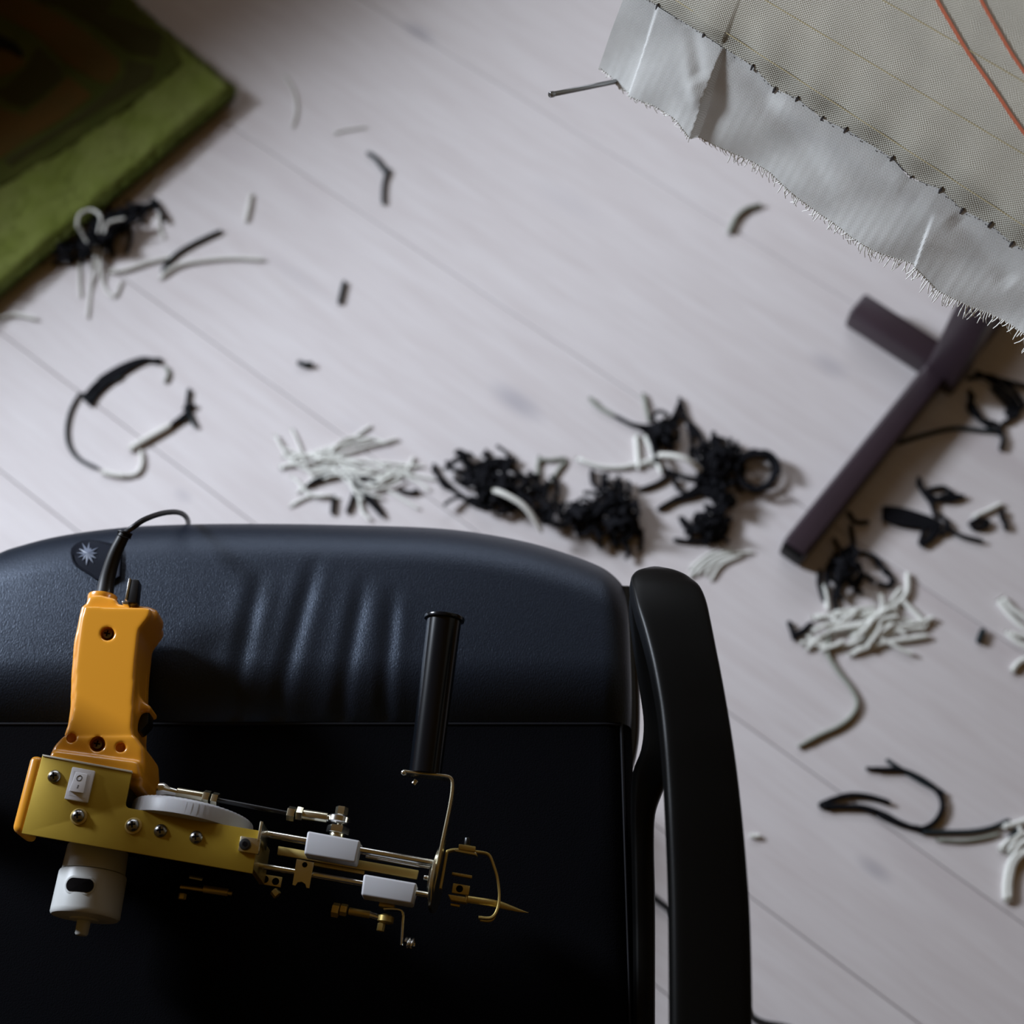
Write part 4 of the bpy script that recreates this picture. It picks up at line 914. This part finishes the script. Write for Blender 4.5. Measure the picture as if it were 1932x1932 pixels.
# arc-shaped bundle
for i in range(9):
    o = i * 2.6; e = rnd.uniform(-4, 4)
    yarn([(302 + e, 682 + rnd.uniform(-6, 4)), (270, 676 + o * .4), (228, 690 + o * .9), (185 + o * .2, 715 + o * 1.2), (152 + o * .9, 750 + o * .8)][:(5 if i % 3 else 4)], 'yarn_black', .0024, 'black strand of the arc-shaped bundle on the left floor', 'strands of the arc bundle')
for p in ([(190, 740), (205, 725), (232, 712)], [(152, 742), (172, 748), (192, 738), (200, 720)], [(155, 750), (170, 755), (185, 748)]): yarn(p, 'yarn_dark', .0022, 'black strand of the arc-shaped bundle on the left floor', 'strands of the arc bundle')
lone([(150, 742), (133, 775), (126, 810), (130, 840), (145, 862), (165, 875), (186, 884)], 'yarn_dark', .0026, 'dark outer strand curving down as the left side of the open ring of yarn')
# centre-left white and black scraps
clump(660, 885, 150, 50, .2, 22, 'yarn_white', 130, 'loose heap of fine white yarn on the floor behind the seat', 'white scraps behind the seat', r=(.0018, .0026), hmax=.004, curl=.5, seed=5, dirn=.12)
for p in ([(530, 885), (590, 855), (650, 835), (700, 803)], [(560, 865), (620, 850), (700, 830)], [(530, 860), (600, 862), (690, 870), (800, 880)], [(600, 880), (690, 870), (780, 905), (810, 925)], [(560, 930), (600, 900), (650, 895), (700, 905)], [(700, 905), (740, 930), (790, 960)], [(720, 900), (770, 895), (820, 905)], [(545, 955), (590, 935), (640, 940)]):
    yarn(p, 'yarn_white', .0020, 'white yarn scrap in the loose pale pile behind the seat', 'white scraps behind the seat')
for p in ([(578, 918), (605, 902), (640, 895)], [(640, 893), (680, 900), (715, 915)], [(668, 897), (670, 925), (655, 968)], [(672, 920), (700, 940), (722, 970)], [(630, 935), (627, 970)], [(675, 915), (690, 935), (718, 960)], [(655, 900), (665, 915), (672, 935)], [(680, 930), (705, 955), (724, 975)], [(590, 912), (625, 897), (660, 893)], [(750, 925), (775, 930), (790, 925)]):
    yarn(p, 'yarn_black', .0032, 'black scrap in the small spidery bundle behind the seat front', 'spidery black scraps')
# large black piles
c1_, g1_ = 'black yarn scrap in the dense pile behind the seat, left half', 'dense black pile left half'
clump(935, 915, 84, 42, .35, 90, 'yarn_black', 46, 'dense black yarn heap right behind the seat front, under the pale curved yarn', g1_, r=(.0028, .0038), seed=11)
for p in ([(818, 875), (828, 900), (838, 920)], [(815, 885), (850, 920), (895, 955)], [(830, 910), (870, 935), (910, 960)], [(855, 905), (890, 910), (930, 920)], [(917, 848), (920, 875), (922, 905)], [(880, 885), (930, 868), (975, 870)], [(930, 870), (975, 890), (1010, 925)]): yarn(p, 'yarn_black', .0032, c1_, g1_)
for p in ([(1012, 900), (1018, 870), (1040, 868), (1068, 864)], [(1068, 868), (1048, 895), (1030, 930)], [(1018, 860), (1015, 880), (1018, 905)]): yarn(p, 'yarn_grey', .0026, 'grey-green scrap sticking up from the dense black pile', 'grey scraps on the black pile')
c2_, g2_ = 'black yarn scrap in the dense pile beyond the seat corner', 'dense black pile by the seat corner'
clump(1065, 970, 62, 24, .25, 45, 'yarn_black', 38, 'low black yarn heap joining two denser heaps behind the seat', g2_, r=(.0028, .0038), seed=12)
clump(1160, 965, 46, 58, .1, 66, 'yarn_black', 46, 'dense black yarn heap just beyond the right seat corner', g2_, r=(.0028, .0038), seed=13)
for p in ([(1135, 905), (1150, 925), (1160, 940)], [(1205, 925), (1240, 912), (1265, 895)], [(1195, 985), (1210, 1010), (1208, 1040)], [(1150, 1000), (1160, 1020), (1165, 1035)], [(1170, 990), (1190, 1000), (1215, 1002)]): yarn(p, 'yarn_black', .0032, c2_, g2_)
c3_, g3_ = 'black scrap in the spiky tuft reaching up from the right pile', 'spiky tuft'
clump(1245, 815, 20, 20, 0, 24, 'yarn_black', 40, 'small knot of black yarn at the root of the spiky tuft', g3_, seed=14)
for p in ([(1160, 785), (1190, 800), (1225, 812)], [(1185, 800), (1220, 805), (1250, 800), (1280, 785)], [(1235, 815), (1265, 795), (1285, 755)], [(1282, 750), (1290, 780), (1300, 800), (1318, 825)], [(1240, 840), (1270, 800), (1290, 780)], [(1298, 800), (1306, 830), (1304, 858)], [(1300, 795), (1320, 820), (1330, 850)], [(1205, 805), (1235, 830), (1245, 850)]): yarn(p, 'yarn_black', .0032, c3_, g3_)
lone([(1112, 750), (1130, 768), (1160, 785)], 'yarn_grey', .0032, 'grey-green end at the far left of the spiky tuft')
lone([(1214, 742), (1218, 765), (1224, 795)], 'yarn_grey', .0030, 'upright grey-green end at the top of the spiky tuft')
c4_, g4_ = 'black yarn scrap in the large pile right of the seat corner', 'large black pile right'
clump(1350, 880, 42, 46, .5, 60, 'yarn_black', 46, 'largest black yarn heap, between the spiky tuft and the ring-shaped tangle', g4_, r=(.0028, .0038), seed=15)
clump(1335, 987, 36, 24, 0, 38, 'yarn_black', 44, 'black yarn heap at the lower end of the right pile, above the white bunch', g4_, r=(.0028, .0038), seed=16)
clump(1365, 935, 18, 34, 0, 24, 'yarn_black', 42, 'narrow neck of black yarn between the largest heap and the one below', g4_, seed=17)
for p in ([(1240, 962), (1270, 945), (1310, 935), (1340, 915)], [(1265, 945), (1300, 930), (1330, 905)], [(1270, 1018), (1300, 1022), (1345, 1022)], [(1330, 840), (1355, 860), (1375, 880)], [(1250, 885), (1290, 900), (1320, 905)]): yarn(p, 'yarn_black', .0034, c4_, g4_)
for i in range(14):
    a0 = i * .45; yarn([(1430 + (30 + (i % 3) * 5) * math.cos(a0 + k * .5), 888 + (30 + (i % 4) * 3) * math.sin(a0 + k * .5), .006 * (i % 3)) for k in range(4)], 'yarn_black', .0034, 'black scrap of the ring-shaped tangle at the right end of the large pile', 'ring-shaped tangle')
for p in ([(1300, 1090), (1325, 1062), (1355, 1045), (1385, 1035)], [(1312, 1085), (1340, 1060), (1375, 1045), (1420, 1042)], [(1330, 1085), (1350, 1062), (1385, 1050)], [(1340, 1095), (1362, 1065), (1400, 1048)], [(1300, 1075), (1330, 1050), (1350, 1040)]):
    yarn(p, 'yarn_white', .0022, 'white scrap in the small bunch beside the armrest tip', 'white bunch by the armrest tip')
# scraps around the stand foot
c5_, g5_ = 'black scrap in the star-shaped tangle right of the stand foot', 'star-shaped tangle'
for i in range(5): yarn([(1665, 958 + i * 5), (1700, 962 + i * 7), (1745, 975 + i * 5), (1775, 988 + i * 2)], 'yarn_black', .0036, c5_, g5_)
for p in ([(1733, 900), (1740, 925), (1757, 950), (1765, 975)], [(1730, 910), (1748, 930), (1765, 940)], [(1755, 950), (1785, 935), (1820, 938)], [(1760, 940), (1790, 945), (1818, 935)], [(1750, 925), (1780, 920), (1800, 935)], [(1765, 985), (1755, 1010), (1740, 1032)], [(1750, 980), (1742, 1005), (1735, 1028)], [(1772, 985), (1768, 1005), (1750, 1025)], [(1780, 990), (1810, 1010), (1855, 1022)], [(1770, 970), (1790, 990), (1775, 1010)]): yarn(p, 'yarn_black', .0034, c5_, g5_)
for p in ([(1828, 990), (1845, 982), (1868, 985)], [(1832, 996), (1850, 996), (1866, 990)], [(1888, 975), (1896, 985), (1898, 1000)], [(1892, 960), (1890, 975), (1900, 992)]): yarn(p, 'yarn_black', .0036, 'short black scrap at the right edge beside the star-shaped tangle', 'short scraps right of the star tangle')
lone([(1835, 975), (1860, 965), (1890, 950)], 'yarn_white', .0030, 'white scrap above the short black scraps near the right edge')
c6_, g6_ = 'black yarn in the looping tangle at the right edge below the cloth', 'looping tangle at the right edge'
for p in ([(1840, 700), (1875, 722), (1905, 750), (1918, 780)], [(1825, 715), (1870, 710), (1910, 735), (1932, 760)], [(1880, 715), (1910, 722), (1940, 730)], [(1830, 735), (1835, 765), (1850, 785)], [(1835, 760), (1850, 790), (1880, 800), (1890, 818)], [(1845, 790), (1870, 808), (1892, 825), (1888, 850)], [(1900, 770), (1905, 790), (1890, 800)], [(1870, 730), (1898, 760), (1915, 790)], [(1895, 780), (1915, 778), (1935, 762)], [(1838, 745), (1828, 770), (1848, 790)], [(1905, 745), (1922, 770), (1915, 790)]): yarn(p, 'yarn_black', .0034, c6_, g6_)
lone([(1690, 838), (1740, 822), (1800, 808), (1850, 812), (1885, 814)], 'yarn_dark', .0032, 'long dark strand leaving the looping tangle and passing under the stand foot shadow')
c7_, g7_ = 'black scrap in the tangle at the near end of the stand foot', 'tangle at the stand foot end'
clump(1590, 1075, 26, 36, 0, 26, 'yarn_black', 42, 'black yarn tangle at the near end of the stand foot', g7_, seed=18)
for p in ([(1600, 965), (1615, 985), (1640, 985)], [(1605, 990), (1610, 1030), (1600, 1070)], [(1575, 1040), (1580, 1080), (1580, 1120)], [(1548, 1075), (1545, 1100), (1555, 1135)], [(1590, 1090), (1575, 1120), (1578, 1150)], [(1620, 1040), (1655, 1055), (1672, 1085)], [(1650, 1060), (1680, 1085), (1680, 1110)], [(1620, 1060), (1625, 1090), (1615, 1110)], [(1610, 1100), (1630, 1085), (1650, 1100)], [(1655, 1100), (1675, 1105), (1690, 1095)]): yarn(p, 'yarn_black', .0032, c7_, g7_)
w7, gw7 = 'white scrap in the fan of pale yarn below the stand foot', 'white fan below the stand foot'
clump(1625, 1180, 90, 24, -.12, 24, 'yarn_white', 100, 'white yarn heap at the middle of the pale fan below the stand foot', gw7, r=(.0026, .0038), hmax=.008, curl=.4, seed=21, dirn=-.35)
for p in ([(1520, 1225), (1560, 1195), (1620, 1180), (1660, 1160)], [(1600, 1235), (1660, 1215), (1720, 1205), (1752, 1200)], [(1610, 1230), (1680, 1190), (1745, 1185)], [(1530, 1165), (1590, 1160), (1660, 1155), (1700, 1110)], [(1680, 1150), (1710, 1120), (1712, 1080)], [(1700, 1130), (1720, 1150), (1750, 1180)], [(1555, 1100), (1560, 1130), (1562, 1150)]): yarn(p, 'yarn_white', .0034, w7, gw7)
for p in ([(1488, 1172), (1495, 1190), (1500, 1208)], [(1495, 1205), (1515, 1190), (1532, 1175)], [(1492, 1195), (1510, 1195), (1525, 1185)]): yarn(p, 'yarn_black', .0036, 'small black scrap at the left tip of the white fan', 'black scraps at the fan tip')
w8, gw8 = 'white scrap entering from the right edge beside the small dark scrap', 'white scraps at the right edge'
for p in ([(1882, 1130), (1900, 1155), (1925, 1180), (1950, 1195)], [(1890, 1125), (1912, 1150), (1945, 1172)], [(1897, 1190), (1915, 1208), (1945, 1225)], [(1908, 1268), (1922, 1250), (1945, 1240)], [(1905, 1195), (1925, 1200), (1950, 1205)]): yarn(p, 'yarn_white', .0036, w8, gw8)
w9, gw9 = 'white scrap in the bunch at the right edge, lower right', 'white bunch lower right'
for p in ([(1898, 1702), (1897, 1670), (1905, 1630), (1925, 1600)], [(1905, 1700), (1905, 1665), (1915, 1625), (1945, 1600)], [(1885, 1605), (1905, 1585), (1940, 1570)], [(1890, 1560), (1915, 1555), (1945, 1545)], [(1900, 1610), (1920, 1580), (1925, 1560)], [(1910, 1610), (1930, 1590), (1950, 1585)]): yarn(p, 'yarn_white', .0038, w9, gw9)
lone([(1897, 1596), (1908, 1580), (1922, 1565)], 'yarn_dark', .0036, 'dark scrap tucked in the white bunch at the right edge')
o_ = lone([(1060, 1560), (1180, 1650), (1238, 1697), (1268, 1722), (1330, 1790), (1388, 1888), (1430, 1926), (1490, 1940), (1600, 1975)], 'rubber', .0040, 'thin black cable on the floor crossing under the chair armrest')
o_.name = 'floor_cable'; o_['category'] = 'cable'
